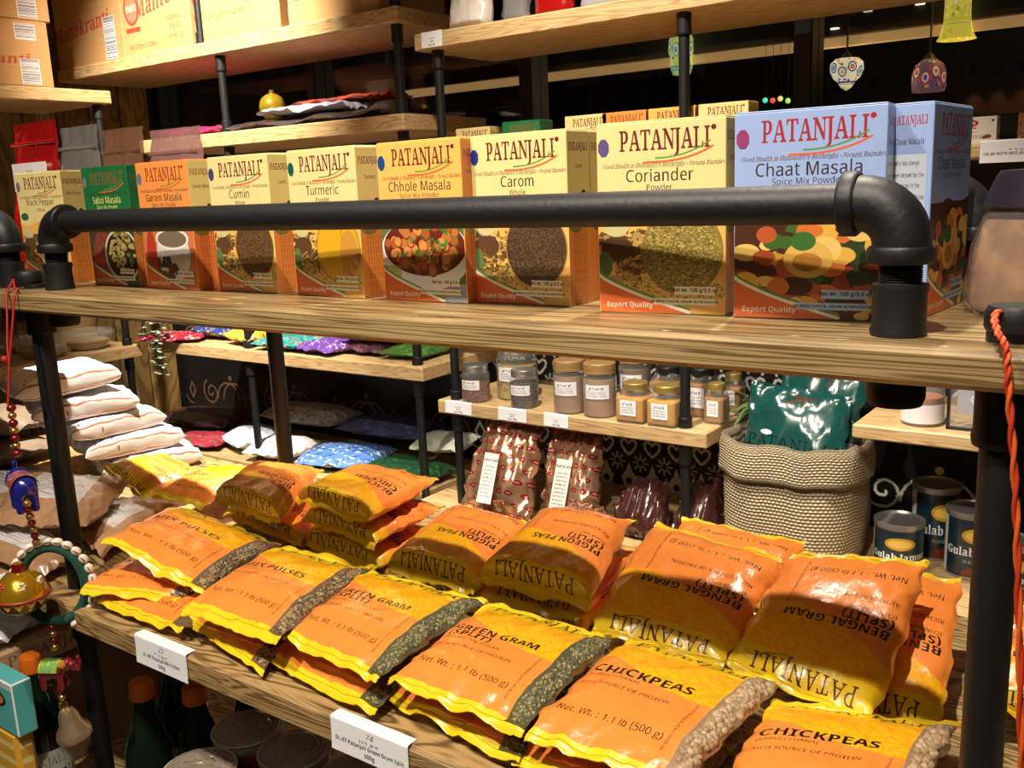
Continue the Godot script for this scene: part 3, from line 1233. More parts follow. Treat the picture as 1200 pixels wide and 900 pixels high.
# ---------------------------------------------------------------- boards and posts
func shelving() -> void:
	# display unit in front
	var ab := board(V(-0.9, -0.024, -0.34), V(1.75, 0.0, 0.0), wood_front, "long brown board that carries the row of spice boxes", "", 0.0035)
	board(V(-0.045, -0.453, -0.56), V(1.75, -0.417, 0.0), wood_low, "brown lower board under the orange pulse bags", "", 0.005)
	board(V(-0.95, -0.453, -0.56), V(-0.05, -0.417, 0.0), wood_low, "brown board under the flour bags, beyond the corner post", "", 0.005)
	board(V(-1.0, -0.886, -0.5), V(1.75, -0.85, 0.02), wood_low, "lowest board, under the bottles and red jars", "", 0.004)
	var pa := post(-0.03, -0.045, -1.25, 0.006, 0.0133, [[-0.06, 0.035], [-0.49, 0.03]], "black pipe post at the far end of the display unit, beside the bead ornament")
	var pb := post(1.112, -0.045, -1.25, 0.006, 0.0133, [[-0.066, 0.042], [-0.49, 0.03]], "thick black pipe post at the near end, in front of the last orange bags")
	var pc := post(-0.03, -0.43, -1.25, -0.025, 0.0133, [[-0.06, 0.035]], "black pipe post rising behind the bags with the glossy yellow ends")
	var pd := post(1.112, -0.52, -1.25, -0.0245, 0.0133, [[-0.06, 0.035]], "black pipe post behind the last orange bag at the near end")
	for e in [pa, pb]:
		var mb := Mb.new()
		mb.lathe([Vector2(0, 0), Vector2(0.0165, 0), Vector2(0.018, 0.003), Vector2(0.018, 0.011), Vector2(0.0155, 0.0155), Vector2(0, 0.0165)], 22)
		part("cap", mb, iron, e, "flat black pipe cap", V(-0.012 if e == pa else 0.003, 1.2565, 0))
	for e in [pc, pd]:
		var am := Mb.new()
		am.tube([V(0, 1.2115, 0.0), V(0, 1.2115, 0.1), V(0, 1.2115, 0.2)], 0.0133, 18)
		part("arm", am, iron, e, "short pipe arm under the board")
	# white scuffs where the varnish of the front edge is worn
	var scuff := mat(Color8(226, 224, 216), 0.5)
	for k in 14:
		var sx := [0.13, 0.27, 0.29, 0.31, 0.42, 0.51, 0.53, 0.56, 0.66, 0.78, 0.9, 0.99, 1.02, 1.08][k] as float
		var sm := Mb.new()
		var hw := 0.003 + 0.006 * absf(sin(k * 2.7))
		var zz := -0.0045 - 0.012 * absf(sin(k * 1.9))
		for q in 7:
			var a0 := TAU * q / 7.0
			var a1 := TAU * (q + 1) / 7.0
			var r0 := 0.7 + 0.4 * sin(q * 2.1 + k)
			var r1 := 0.7 + 0.4 * sin(((q + 1) % 7) * 2.1 + k)
			sm.tri(V(0, 0.0003, 0), V(cos(a0) * hw * r0, 0.0003, -sin(a0) * 0.0016 * r0), V(cos(a1) * hw * r1, 0.0003, -sin(a1) * 0.0016 * r1))
		part("paint_fleck", sm, scuff, ab, "white worn fleck", V(sx, 0.0, zz) - ab.position)
	guard_rail(0.031, 1.047, 0.0845, -0.045, "long black pipe guard rail with elbows in front of the spice boxes")
	guard_rail(-0.85, -0.086, 0.0845, -0.045, "black pipe rail beyond the corner post, in front of the red pouches")
	guard_rail(-0.2, 1.05, 0.0845, -0.262, "black pipe rail behind the spice boxes")

	# shelves by the window: corner unit
	board(V(-1.75, 0.48, -1.42), V(-0.315, 0.516, -1.1), pine, "pale pine shelf high in the corner, under the cartons", "shelves of the corner unit")
	board(V(-1.36, 0.242, -1.42), V(-0.315, 0.28, -1.1), pine, "pale pine shelf with the gold ball and folded cloths", "shelves of the corner unit")
	board(V(-1.38, -0.353, -1.42), V(-0.305, -0.317, -1.1), pine, "pale pine shelf with a row of bright folded packs", "shelves of the corner unit")
	board(V(-1.75, -0.69, -1.44), V(-0.36, -0.654, -1.1), pine, "low pine shelf with white and patterned cloth packs", "shelves of the corner unit")
	for p in [[-0.98, "black pipe post between the cartons and the bright folded packs"], [-0.34, "black pipe post at the free end of the corner shelves"]]:
		post(p[0], -1.125, -1.25, 0.4795, 0.0105, [[0.44, 0.039], [0.2805, 0.03], [0.205, 0.0365], [-0.3165, 0.02], [-0.395, 0.04]], p[1], "posts of the corner unit")
		post(-1.052 if p[0] < -0.5 else p[0], -1.125, 0.5165, 1.5, 0.0105, [[0.517, 0.03]], ("black pipe between two cartons on the high corner shelf" if p[0] < -0.5 else "black pipe at the free end of the high corner shelf"), "posts of the corner unit")
	# unit with the jars
	board(V(-0.27, 0.41, -1.4), V(1.35, 0.446, -1.1), pine, "long pine shelf with knots, above the spice boxes by the window", "shelves of the jar unit")
	board(V(-0.27, 0.056, -1.4), V(0.8, 0.092, -1.1), pine, "hidden pine shelf under the second row of spice boxes", "shelves of the jar unit")
	board(V(0.815, 0.117, -1.4), V(1.4, 0.14, -1.1), pine, "pine shelf with the white sweets box", "shelves of the jar unit")
	board(V(-0.262, -0.425, -1.4), V(0.437, -0.392, -1.1), pine, "pine shelf with the glass jars and yellow jars", "shelves of the jar unit")
	board(V(0.72, -0.366, -1.4), V(1.4, -0.34, -1.1), pine, "short pine shelf right of the sack, above the tins", "shelves of the jar unit")
	board(V(-0.33, -0.69, -1.44), V(1.4, -0.654, -1.02), pine, "low pine shelf under the foil bags, sack and tins", "shelves of the jar unit")
	for p in [[-0.222, "black pipe post at the left end of the jar shelf"], [0.38, "black pipe post beside the yellow jars"]]:
		post(p[0], -1.125, -1.25, 0.4095, 0.0105, [[0.37, 0.039], [0.0925, 0.02], [0.02, 0.0355], [-0.3915, 0.022], [-0.47, 0.042]], p[1], "posts of the jar unit")
	# side unit along the plank wall
	board(V(-1.76, 0.385, -1.05), V(-1.39, 0.421, 0.1), pine_side, "pale pine shelf with the stacked cartons on the plank wall", "shelves on the plank wall")
	board(V(-1.76, -0.356, -1.05), V(-1.39, -0.32, 0.1), pine_side, "pale pine shelf with the clear plastic bowls", "shelves on the plank wall")
	post(-1.42, -1.02, -1.25, 0.3845, 0.0105, [[0.345, 0.039], [-0.3195, 0.02], [-0.395, 0.038]], "black pipe post in the corner, under the carton shelf", "posts of the corner unit")

	var l1 := label_print("22", "DL-08 Patanjali Mix Pulses", "500g", 1)
	var l2 := label_print("74", "DL-07 Patanjali Green Gram Split", "500g", 2)
	var l3 := label_print("", "SP-12", "Spice 100g", 3)
	price_label(V(0.228, -0.417, 0.0), 0.104, 0.036, l1, "white price label on the lower board below the mix pulses bags")
	price_label(V(0.574, -0.417, 0.0), 0.106, 0.036, l2, "white price label marked 74 below the green gram bags")
	price_label(V(-0.196, -0.392, -1.1), 0.08, 0.028, l3, "white price label under the first small clear jar on the jar shelf", 0.004)
	price_label(V(-0.038, -0.392, -1.1), 0.08, 0.028, l3, "white price label under the jar of black seeds on the jar shelf", 0.004)
	price_label(V(0.081, -0.392, -1.1), 0.064, 0.028, l3, "white price label under the brown powder jars", 0.004)
	price_label(V(-0.215, 0.446, -1.1), 0.06, 0.033, l3, "white price label at the end of the long window shelf", 0.003)
	price_label(V(0.96, 0.144, -1.1), 0.11, 0.034, label_print("", "CK-09 NUTS AND JAGGERY CHIKKI", "", 9), "white price label below the white sweets box", 0.003)
	price_label(V(-0.135, -0.417, 0.0), 0.07, 0.033, l3, "white price label behind the hanging gold bell ball")


# ---------------------------------------------------------------- spice boxes and what stands beside them
func boxes_on_board() -> void:
	var cream := Color8(224, 206, 142)
	var tan := Color8(232, 176, 88)
	var sidec := Color8(206, 184, 112)
	var sidel := Color8(204, 122, 50)
	var seeds := {"top": cream, "low": tan, "side": sidec, "side_low": sidel, "kind": "seeds"}
	var defs := {
		"pepper": seeds.merged({"name": "Black Pepper", "sub": "Whole", "seed": 1, "fill": Color8(120, 112, 104), "fleck": [Color8(60, 56, 54), Color8(150, 144, 136)], "name_px": 44}, true),
		"sabzi": {"name": "Sabzi Masala", "sub": "Spice Mix Powder", "seed": 2, "top": Color8(26, 104, 58), "low": Color8(80, 60, 40), "side": Color8(26, 96, 54), "side_low": sidel, "kind": "herbs", "ink": Color8(128, 84, 40), "name_ink": Color8(226, 224, 120), "name_px": 46},
		"garam": {"name": "Garam Masala", "sub": "Spice Mix Powder", "seed": 3, "top": Color8(232, 146, 74), "low": tan, "side": sidec, "side_low": Color8(214, 116, 52), "kind": "mortar", "ink": Color8(150, 50, 24), "name_px": 46},
		"cumin": seeds.merged({"name": "Cumin", "sub": "Whole", "seed": 4, "fill": Color8(84, 60, 34), "fleck": [Color8(54, 38, 22), Color8(120, 90, 54), Color8(96, 68, 40)]}, true),
		"turmeric": seeds.merged({"name": "Turmeric", "sub": "Powder", "seed": 5, "fill": Color8(216, 164, 30), "root": true}, true),
		"chhole": {"name": "Chhole Masala", "sub": "Spice Mix Powder", "seed": 6, "top": Color8(238, 178, 92), "low": Color8(150, 150, 156), "side": Color8(190, 110, 50), "side_low": Color8(196, 104, 44), "kind": "bowl", "name_px": 48},
		"carom": seeds.merged({"name": "Carom", "sub": "Whole", "seed": 7, "fill": Color8(70, 50, 32), "fleck": [Color8(44, 32, 22), Color8(112, 88, 60), Color8(84, 62, 40)], "flecks": 2400, "fleck_px": 2.4}, true),
		"coriander": seeds.merged({"name": "Coriander", "sub": "Powder", "seed": 8, "fill": Color8(134, 116, 54), "fleck": [Color8(100, 88, 40), Color8(160, 142, 74), Color8(190, 166, 96)], "flecks": 1500}, true),
		"chaat": {"name": "Chaat Masala", "sub": "Spice Mix Powder", "seed": 9, "top": Color8(150, 172, 220), "low": Color8(110, 60, 40), "side": Color8(150, 172, 220), "side_low": Color8(150, 172, 220), "kind": "dish", "chip": Color8(170, 196, 232), "panel": true, "ink": Color8(160, 40, 44)},
	}
	var tx := {}
	for k in defs:
		tx[k] = spice_print(defs[k])
	var g := "spice boxes in a row behind the rail"
	var rows := [
		["pepper", -0.092, -0.1, 0.06, Color8(190, 200, 220), "cream spice box reading Black Pepper, beside the red pouches"],
		["sabzi", 0.072, -0.098, -0.03, Color8(200, 210, 220), "dark green spice box reading Sabzi Masala"],
		["garam", 0.204, -0.09, -0.04, Color8(180, 190, 230), "orange spice box reading Garam Masala with a white mortar picture"],
		["cumin", 0.335, -0.096, -0.03, Color8(120, 110, 190), "cream spice box reading Cumin with a dark brown seed picture"],
		["turmeric", 0.473, -0.09, -0.06, Color8(40, 150, 140), "cream spice box reading Turmeric with a yellow powder picture"],
		["chhole", 0.605, -0.088, -0.03, Color8(60, 120, 220), "orange and white spice box reading Chhole Masala with a bowl of chickpeas"],
		["carom", 0.709, -0.1, -0.02, Color8(60, 80, 220), "cream spice box reading Carom with a dark seed picture, front one"],
		["coriander", 0.856, -0.084, 0.1, Color8(160, 140, 220), "cream spice box reading Coriander with an olive powder picture"],
		["chaat", 0.97, -0.09, 0.1, Color8(240, 110, 190), "light blue spice box reading Chaat Masala with a vegetable dish picture"],
	]
	for r in rows:
		spice_box({}, tx[r[0]], V(r[1], 0.0003, r[2]), r[3], r[5], g, r[4])
	spice_box({}, tx.carom, V(0.7085, 0.0003, -0.1375), -0.02, "cream spice box standing right behind the front Carom box", g)
	spice_box({"w": 0.1, "d": 0.031}, tx.chaat, V(1.018, 0.0003, -0.175), -PI / 2 - 0.06, "second light blue spice box turned to show its text side panel", g)
	# second row, on the window shelf behind
	var g2 := "spice boxes on the window shelf behind"
	for r in [["cumin", -0.31, "cream spice box at the far end of the back row, mostly hidden"], ["sabzi", -0.013, "dark green spice box in the back row by the window"], ["coriander", 0.15, "cream spice box in the back row right of the green one"], ["garam", 0.24, "orange spice box in the back row beside the window post pipe"], ["chhole", 0.345, "orange spice box in the back row half hidden by a pipe"], ["turmeric", 0.452, "cream spice box in the back row nearest the light blue box"]]:
		spice_box({"d": 0.05, "w": 0.1}, tx[r[0]], V(maxf(r[1], -0.2), 0.0925, -1.14 - (0.07 if r[1] < -0.2 else 0.0)), 0.0, r[2], g2)
	# stand-up pouches behind the first boxes
	var clear := func(c: Color, a: float) -> StandardMaterial3D:
		return mat(c, 0.22, {"alpha": a, "coat": 0.4})
	var red := mat(Color8(150, 18, 16), 0.2, {"coat": 0.8, "coat_rough": 0.08})
	var lab := label_print("MST", "RED CHILLI", "500g", 31)
	var pd := [
		[-0.245, 0.232, 0.13, red, "glossy red pouch with a barcode label behind the Black Pepper box", true],
		[-0.39, 0.238, 0.14, red, "glossy red pouch at the picture edge beyond the Black Pepper box", true],
		[-0.125, 0.218, 0.1, mat(Color8(120, 118, 116), 0.2, {"coat": 0.6, "alpha": 0.62}), "grey clear zip pouch beside the red pouch", false],
		[-0.018, 0.208, 0.1, mat(Color8(134, 92, 72), 0.2, {"coat": 0.6, "alpha": 0.62}), "brown clear zip pouch behind the green box", false],
		[0.1, 0.2, 0.11, mat(Color8(166, 118, 118), 0.2, {"coat": 0.6, "alpha": 0.62}), "pinkish clear zip pouch behind the orange Garam Masala box", false],
	]
	var n := 0
	for p in pd:
		var w: float = p[2]
		var h: float = p[1]
		var c := [V(p[0] - w / 2, 0.002, -0.175), V(p[0] + w / 2, 0.002, -0.175), V(p[0] + w / 2 * 0.98, h, -0.19), V(p[0] - w / 2 * 0.98, h, -0.19)]
		if n == 1:
			for q in 4:
				c[q].z += 0.03
		var b := bag("stand_up_pouch", p[4], "pouch", "stand-up pouches behind the spice boxes", c, 0.026, p[3], {"taper": 0.9, "soft_b": false, "side": 5.0, "crinkle": 0.0016, "seed": 40.0 + n, "body": "film", "down": 0.8})
		var zp := Mb.new()
		zp.box(V(-w * 0.47, h - 0.036, -0.001), V(w * 0.47, h - 0.032, 0.0015), 0.0005)
		part("zip_strip", zp, p[3], b, "", V(p[0], 0, -0.186 + (0.03 if n == 1 else 0.0)) - b.position + V(0, 0, 0.004))
		if p[5]:
			var lb := Mb.new()
			lb.box(V(-w * 0.36, 0, 0), V(w * 0.4, 0.042, 0.0006), 0.0)
			part("barcode_label", lb, mat(Color.WHITE, 0.5, {"tex": lab}), b, "white barcode label", V(p[0], h - 0.105, -0.1715 + (0.03 if n == 1 else 0.0)) - b.position)
		n += 1
	# big glass jar at the near end
	var jar := thing("glass_jar", "large glass jar of brown powder with a dark lid at the near end", "jar", V(1.124, 0.0005, -0.185))
	var gm := Mb.new()
	gm.lathe([Vector2(0, 0), Vector2(0.06, 0), Vector2(0.064, 0.004), Vector2(0.064, 0.02), Vector2(0.061, 0.048), Vector2(0.053, 0.072), Vector2(0.05, 0.077)], 40)
	part("glass", gm, mat(Color8(230, 226, 214), 0.04, {"alpha": 0.08}), jar)
	var pw := Mb.new()
	pw.lathe([Vector2(0, 0.003), Vector2(0.0585, 0.003), Vector2(0.0618, 0.007), Vector2(0.0618, 0.02), Vector2(0.0585, 0.047), Vector2(0.052, 0.067), Vector2(0.03, 0.07), Vector2(0, 0.069)], 40)
	part("powder", pw, mat(Color.WHITE, 0.95, {"tex": noise_tex(0.02, 91, [[0.3, Color8(120, 84, 56)], [0.7, Color8(150, 108, 74)]], 256), "tri": V(6, 6, 6)}), jar, "brown powder")
	var ld := Mb.new()
	ld.lathe([Vector2(0.047, 0.073), Vector2(0.053, 0.0735), Vector2(0.055, 0.076), Vector2(0.048, 0.094), Vector2(0.044, 0.101), Vector2(0, 0.103)], 40)
	part("lid", ld, mat(Color8(34, 26, 36), 0.3, {"coat": 0.4}), jar, "dark plum lid")
	# white sweets box
	var cv := Cv.new(240, 180, Color8(232, 228, 216))
	cv.ell(78, 40, 50, 24, Color8(178, 26, 30))
	cv.text(sans_b, "BAJAJ", 24, 78, 40, Color.WHITE)
	cv.rect(40, 68, 78, 8, Color8(178, 26, 30))
	cv.text(sans, "PEANUT", 16, 100, 100, Color8(150, 110, 60))
	cv.text(serif_b, "CHIKKI", 34, 110, 132, Color8(176, 140, 80))
	cv.ell(190, 132, 22, 14, Color8(120, 72, 34))
	cv.ell(168, 138, 14, 10, Color8(98, 56, 26))
	cv.rect(208, 18, 16, 16, Color8(60, 50, 50))
	var sb := thing("sweets_box", "white sweets box with a red oval logo on the pine shelf", "box", V(0.893, 0.1405, -1.13))
	var bm := Mb.new()
	bm.box(V(-0.029, 0, -0.03), V(0.029, 0.043, 0), 0.0006)
	part("carton", bm, mat(Color.WHITE, 0.45, {"tex": cv.tex()}), sb)
	var sb2 := thing("sweets_box", "brown patterned box at the picture edge beside the white sweets box", "box", V(0.985, 0.1405, -1.13))
	var bm2 := Mb.new()
	bm2.box(V(-0.033, 0, -0.03), V(0.033, 0.045, 0), 0.0006)
	part("carton", bm2, mat(Color.WHITE, 0.5, {"tex": noise_tex(0.05, 77, [[0.3, Color8(96, 54, 28)], [0.55, Color8(190, 130, 70)], [0.8, Color8(120, 70, 36)]], 128), "uv": V(1, 1, 1)}), sb2)


# ---------------------------------------------------------------- the orange bags
func pulse_bags() -> void:
	var wrinkle := noise_tex(0.012, 61, [], 512, FastNoiseLite.TYPE_SIMPLEX_SMOOTH, 4, 30.0)
	var film := func(t: ImageTexture) -> StandardMaterial3D:
		return mat(Color.WHITE, 0.3, {"tex": t, "coat": 0.6, "coat_rough": 0.09, "bump": wrinkle, "deep": 0.1})
	var F := {
		"mix": film.call(bag_print(["MIX PULSES"], "(MIX DAL)", 52, Color8(104, 86, 58))),
		"green": film.call(bag_print(["GREEN GRAM", "(SPLIT)"], "(MOONG DAL CHILKA)", 47, Color8(78, 76, 42))),
		"chick": film.call(bag_print(["CHICKPEAS"], "(KABULI CHANA)", 56, Color8(150, 122, 88))),
		"pigeon": film.call(bag_print(["PIGEON PEAS", "(SPLIT)"], "(TOOR DAL)", 47)),
		"bengal": film.call(bag_print(["BENGAL GRAM", "(SPLIT)"], "(CHANA DAL)", 47)),
		"black": film.call(bag_print(["BLACK", "CHICKPEAS"], "(KALA CHANA)", 47)),
		"lentil": film.call(bag_print(["RED", "LENTILS"], "(MASOOR DAL)", 47)),
	}
	var seal_m := mat(YELLOW, 0.3, {"coat": 0.6, "coat_rough": 0.12})
	var clear := mat(Color8(235, 235, 235), 0.1, {"alpha": 0.03})
	var pal_mix := palette_tex([Color8(146, 120, 76), Color8(100, 58, 34), Color8(52, 54, 34), Color8(170, 150, 108), Color8(124, 80, 50), Color8(34, 30, 28), Color8(156, 130, 58)])
	var pal_green := palette_tex([Color8(78, 78, 38), Color8(124, 116, 66), Color8(52, 56, 30), Color8(156, 144, 92), Color8(90, 86, 50)])
	var pal_chick := palette_tex([Color8(178, 150, 112), Color8(160, 128, 92), Color8(192, 166, 130)])
	var pm := {
		"mix": {"s0": 0.885, "count": 620, "size": 0.0021, "n": 7, "mat": mat(Color.WHITE, 0.45, {"tex": pal_mix}), "label": "mixed pulses behind the clear strip"},
		"green": {"s0": 0.885, "count": 760, "size": 0.0019, "n": 5, "mat": mat(Color.WHITE, 0.45, {"tex": pal_green}), "label": "split green gram behind the clear strip"},
		"chick": {"s0": 0.89, "count": 240, "size": 0.004, "n": 3, "mat": mat(Color.WHITE, 0.5, {"tex": pal_chick}), "label": "chickpeas behind the clear strip"},
	}
	var C := {
		"F1": [V(0.082, -0.320, -0.030), V(0.229, -0.375, -0.066), V(0.189, -0.375, -0.227), V(0.024, -0.330, -0.175)],
		"F1b": [V(0.052, -0.385, -0.005), V(0.195, -0.388, -0.058), V(0.205, -0.386, -0.163), V(0.023, -0.38, -0.122)],
		"F1c": [V(0.072, -0.400, -0.016), V(0.253, -0.400, -0.017), V(0.234, -0.400, -0.142), V(0.055, -0.400, -0.137)],
		"F2": [V(0.271, -0.360, -0.013), V(0.439, -0.360, -0.012), V(0.400, -0.355, -0.191), V(0.244, -0.350, -0.175)],
		"F2b": [V(0.207, -0.395, -0.040), V(0.406, -0.405, -0.009), V(0.388, -0.400, -0.146), V(0.211, -0.400, -0.161)],
		"F3": [V(0.422, -0.365, -0.027), V(0.584, -0.365, -0.013), V(0.586, -0.350, -0.180), V(0.408, -0.350, -0.181)],
		"F3b": [V(0.384, -0.400, -0.030), V(0.574, -0.400, -0.012), V(0.561, -0.400, -0.149), V(0.389, -0.400, -0.174)],
		"F4": [V(0.588, -0.365, -0.019), V(0.754, -0.365, -0.014), V(0.753, -0.350, -0.179), V(0.592, -0.350, -0.179)],
		"F4b": [V(0.545, -0.400, -0.042), V(0.745, -0.400, -0.018), V(0.737, -0.400, -0.170), V(0.582, -0.400, -0.185)],
		"F5": [V(0.756, -0.365, -0.012), V(0.906, -0.365, -0.017), V(0.925, -0.350, -0.182), V(0.761, -0.350, -0.190)],
		"F6": [V(0.926, -0.380, -0.029), V(1.062, -0.380, -0.068), V(1.069, -0.360, -0.208), V(0.923, -0.360, -0.166)],
		"B1": [V(0.869, -0.300, -0.346), V(0.694, -0.300, -0.383), V(0.707, -0.360, -0.203), V(0.859, -0.360, -0.205)],
		"B2": [V(1.005, -0.290, -0.389), V(0.877, -0.290, -0.341), V(0.862, -0.360, -0.211), V(1.009, -0.360, -0.174)],
		"B3": [V(1.023, -0.335, -0.471), V(0.877, -0.335, -0.43), V(0.909, -0.392, -0.25), V(1.054, -0.38, -0.214)],
		"P1": [V(0.490, -0.355, -0.426), V(0.341, -0.355, -0.433), V(0.389, -0.365, -0.232), V(0.535, -0.365, -0.229)],
		"P2": [V(0.642, -0.320, -0.424), V(0.523, -0.320, -0.411), V(0.540, -0.345, -0.231), V(0.689, -0.345, -0.234)],
		"S1": [V(0.312, -0.320, -0.430), V(0.155, -0.320, -0.435), V(0.158, -0.326, -0.29), V(0.327, -0.326, -0.265)],
		"S2": [V(0.322, -0.356, -0.425), V(0.155, -0.356, -0.425), V(0.155, -0.362, -0.30), V(0.325, -0.362, -0.275)],
		"S3": [V(0.334, -0.396, -0.418), V(0.146, -0.396, -0.420), V(0.140, -0.400, -0.300), V(0.323, -0.400, -0.282)],
		"L3": [V(0.105, -0.322, -0.388), V(-0.012, -0.322, -0.363), V(0.024, -0.335, -0.244), V(0.195, -0.335, -0.225)],
		"L1": [V(-0.197, -0.370, -0.386), V(-0.313, -0.350, -0.382), V(-0.340, -0.350, -0.282), V(-0.209, -0.385, -0.270)],
		"L3b": [V(0.096, -0.385, -0.404), V(-0.058, -0.385, -0.393), V(-0.043, -0.390, -0.310), V(0.174, -0.390, -0.274)],
		"P2b": [V(0.640, -0.367, -0.44), V(0.500, -0.367, -0.44), V(0.532, -0.377, -0.246), V(0.668, -0.377, -0.256)],
		"P2c": [V(0.640, -0.398, -0.45), V(0.505, -0.398, -0.45), V(0.550, -0.4, -0.261), V(0.665, -0.4, -0.262)],
		"P3": [V(0.80, -0.398, -0.40), V(0.668, -0.398, -0.40), V(0.68, -0.4, -0.262), V(0.815, -0.4, -0.262)],
		"B1b": [V(0.837, -0.345, -0.513), V(0.670, -0.340, -0.510), V(0.690, -0.385, -0.372), V(0.839, -0.385, -0.378)],
		"B4": [V(1.185, -0.35, -0.475), V(1.052, -0.35, -0.445), V(1.062, -0.39, -0.310), V(1.2, -0.39, -0.317)],
		"F5b": [V(0.736, -0.400, -0.020), V(0.892, -0.400, -0.015), V(0.904, -0.400, -0.165), V(0.752, -0.400, -0.179)],
		"P1b": [V(0.483, -0.4, -0.44), V(0.33, -0.4, -0.44), V(0.379, -0.402, -0.264), V(0.525, -0.402, -0.259)],
		"L2": [V(-0.171, -0.370, -0.265), V(-0.067, -0.380, -0.288), V(-0.053, -0.350, -0.417), V(-0.174, -0.355, -0.389)],
	}
	# kind, height, label; the front row lies right way up, the back row upside down
	var rows := [
		["F1c", "mix", 0.012, "lowest orange bag at the far end of the front row, mostly under two others"],
		["F1b", "mix", 0.011, "orange bag whose yellow hem shows left under the tilted mix pulses bag"],
		["F1", "mix", 0.0145, "tilted orange MIX PULSES bag on top at the far end of the front row"],
		["F2b", "mix", 0.013, "orange bag on the board beneath the second mix pulses bag"],
		["F2", "mix", 0.0145, "orange MIX PULSES bag lying flat left of the green gram bags"],
		["F3b", "green", 0.013, "orange bag on the board beneath the first green gram bag"],
		["F3", "green", 0.0145, "orange GREEN GRAM bag next to the mix pulses bag"],
		["F4b", "green", 0.014, "orange bag with a crumpled end beneath the second green gram bag"],
		["F4", "green", 0.0145, "orange GREEN GRAM bag next to the chickpeas bag"],
		["F5b", "chick", 0.013, "orange bag on the board beneath the first chickpeas bag"],
		["F5", "chick", 0.0145, "orange CHICKPEAS bag with the chickpea strip in full view"],
		["F6", "chick", 0.0145, "orange CHICKPEAS bag cut by the lower picture edge"],
		["L1", "lentil", 0.014, "bright yellow orange bag beside the flour bags, in strong light"],
		["L2", "lentil", 0.014, "orange LENTILS bag between the bright yellow one and the pipe post"],
		["L3b", "black", 0.018, "orange bag at the bottom, beneath the one with an olive end before the pipe"],
		["L3", "black", 0.024, "orange bag with a glossy olive end in front of the rear pipe post"],
		["S3", "black", 0.02, "lowest bag of the stack of three black chickpeas bags"],
		["S2", "black", 0.02, "middle bag of the stack of three black chickpeas bags"],
		["S1", "black", 0.022, "topmost BLACK CHICKPEAS bag of the stack of three"],
		["P1b", "pigeon", 0.018, "bag on the board beneath the left pigeon peas bag"],
		["P1", "pigeon", 0.026, "orange PIGEON PEAS bag with a bright glint, left of its twin"],
		["P2c", "pigeon", 0.013, "lowest bag of the right pigeon peas pile"],
		["P2b", "pigeon", 0.014, "middle bag of the right pigeon peas pile"],
		["P3", "pigeon", 0.016, "pigeon peas bag showing only its edge between two piles"],
		["P2", "pigeon", 0.026, "topmost boxy PIGEON PEAS bag beside the bengal gram bags"],
		["B1b", "bengal", 0.014, "orange bag lying behind the first bengal gram bag, near the sack"],
		["B1", "bengal", 0.017, "orange BENGAL GRAM bag beside the pigeon peas pile"],
		["B3", "bengal", 0.014, "bengal gram bag half hidden behind the large one"],
		["B2", "bengal", 0.018, "large orange BENGAL GRAM bag leaning in the middle of the near end"],
		["B4", "bengal", 0.016, "bengal gram bag with a bright glint half behind the near post"],
	]
	var n := 0
	for r in rows:
		n += 1
		var back: bool = r[0].left(1) in ["S", "P", "B"] or r[0] in ["L3", "L3b"]
		var o := {"seal": seal_m, "seed": 1.0 + n * 1.37, "film": clear, "soft_t": not (back and r[0] != "B1" and r[0] != "B2" and r[0] != "B3" and r[0] != "B4"), "crinkle": 0.0024, "drop": 0.004, "down": 0.7, "cols": 30, "side": 4.0, "seal_w": 0.012 if r[0] in ["F2", "F1b"] else 0.0065}
		if pm.has(r[1]) and not r[0].ends_with("c"):
			o.beans = pm[r[1]]
		if back and not o.soft_t:
			o.seal_w = 0.008
			o.drop_t = 0.006
		bag("pulse_bag", r[3], "bag", "orange bags of pulses on the lower board", C[r[0]], r[2], F[r[1]], o)


# ---------------------------------------------------------------- packs, foil bags, sack and tins on the window shelves
func pattern_tex(cols: Array, sd: int, dots := 90) -> ImageTexture:
	var cv := Cv.new(128, 128, cols[0])
	var r := RandomNumberGenerator.new()
	r.seed = sd
	for k in dots:
		var c: Color = cols[1 + r.randi() % (cols.size() - 1)]
		if k % 3 == 0:
			var a := Vector2(r.randf() * 128, r.randf() * 128)
			cv.line([a, a + Vector2(r.randf_range(-18, 18), r.randf_range(-8, 8))], r.randf_range(2, 5), c)
		else:
			cv.ell(r.randf() * 128, r.randf() * 128, r.randf_range(2, 8), r.randf_range(2, 6), c)
	return cv.tex()


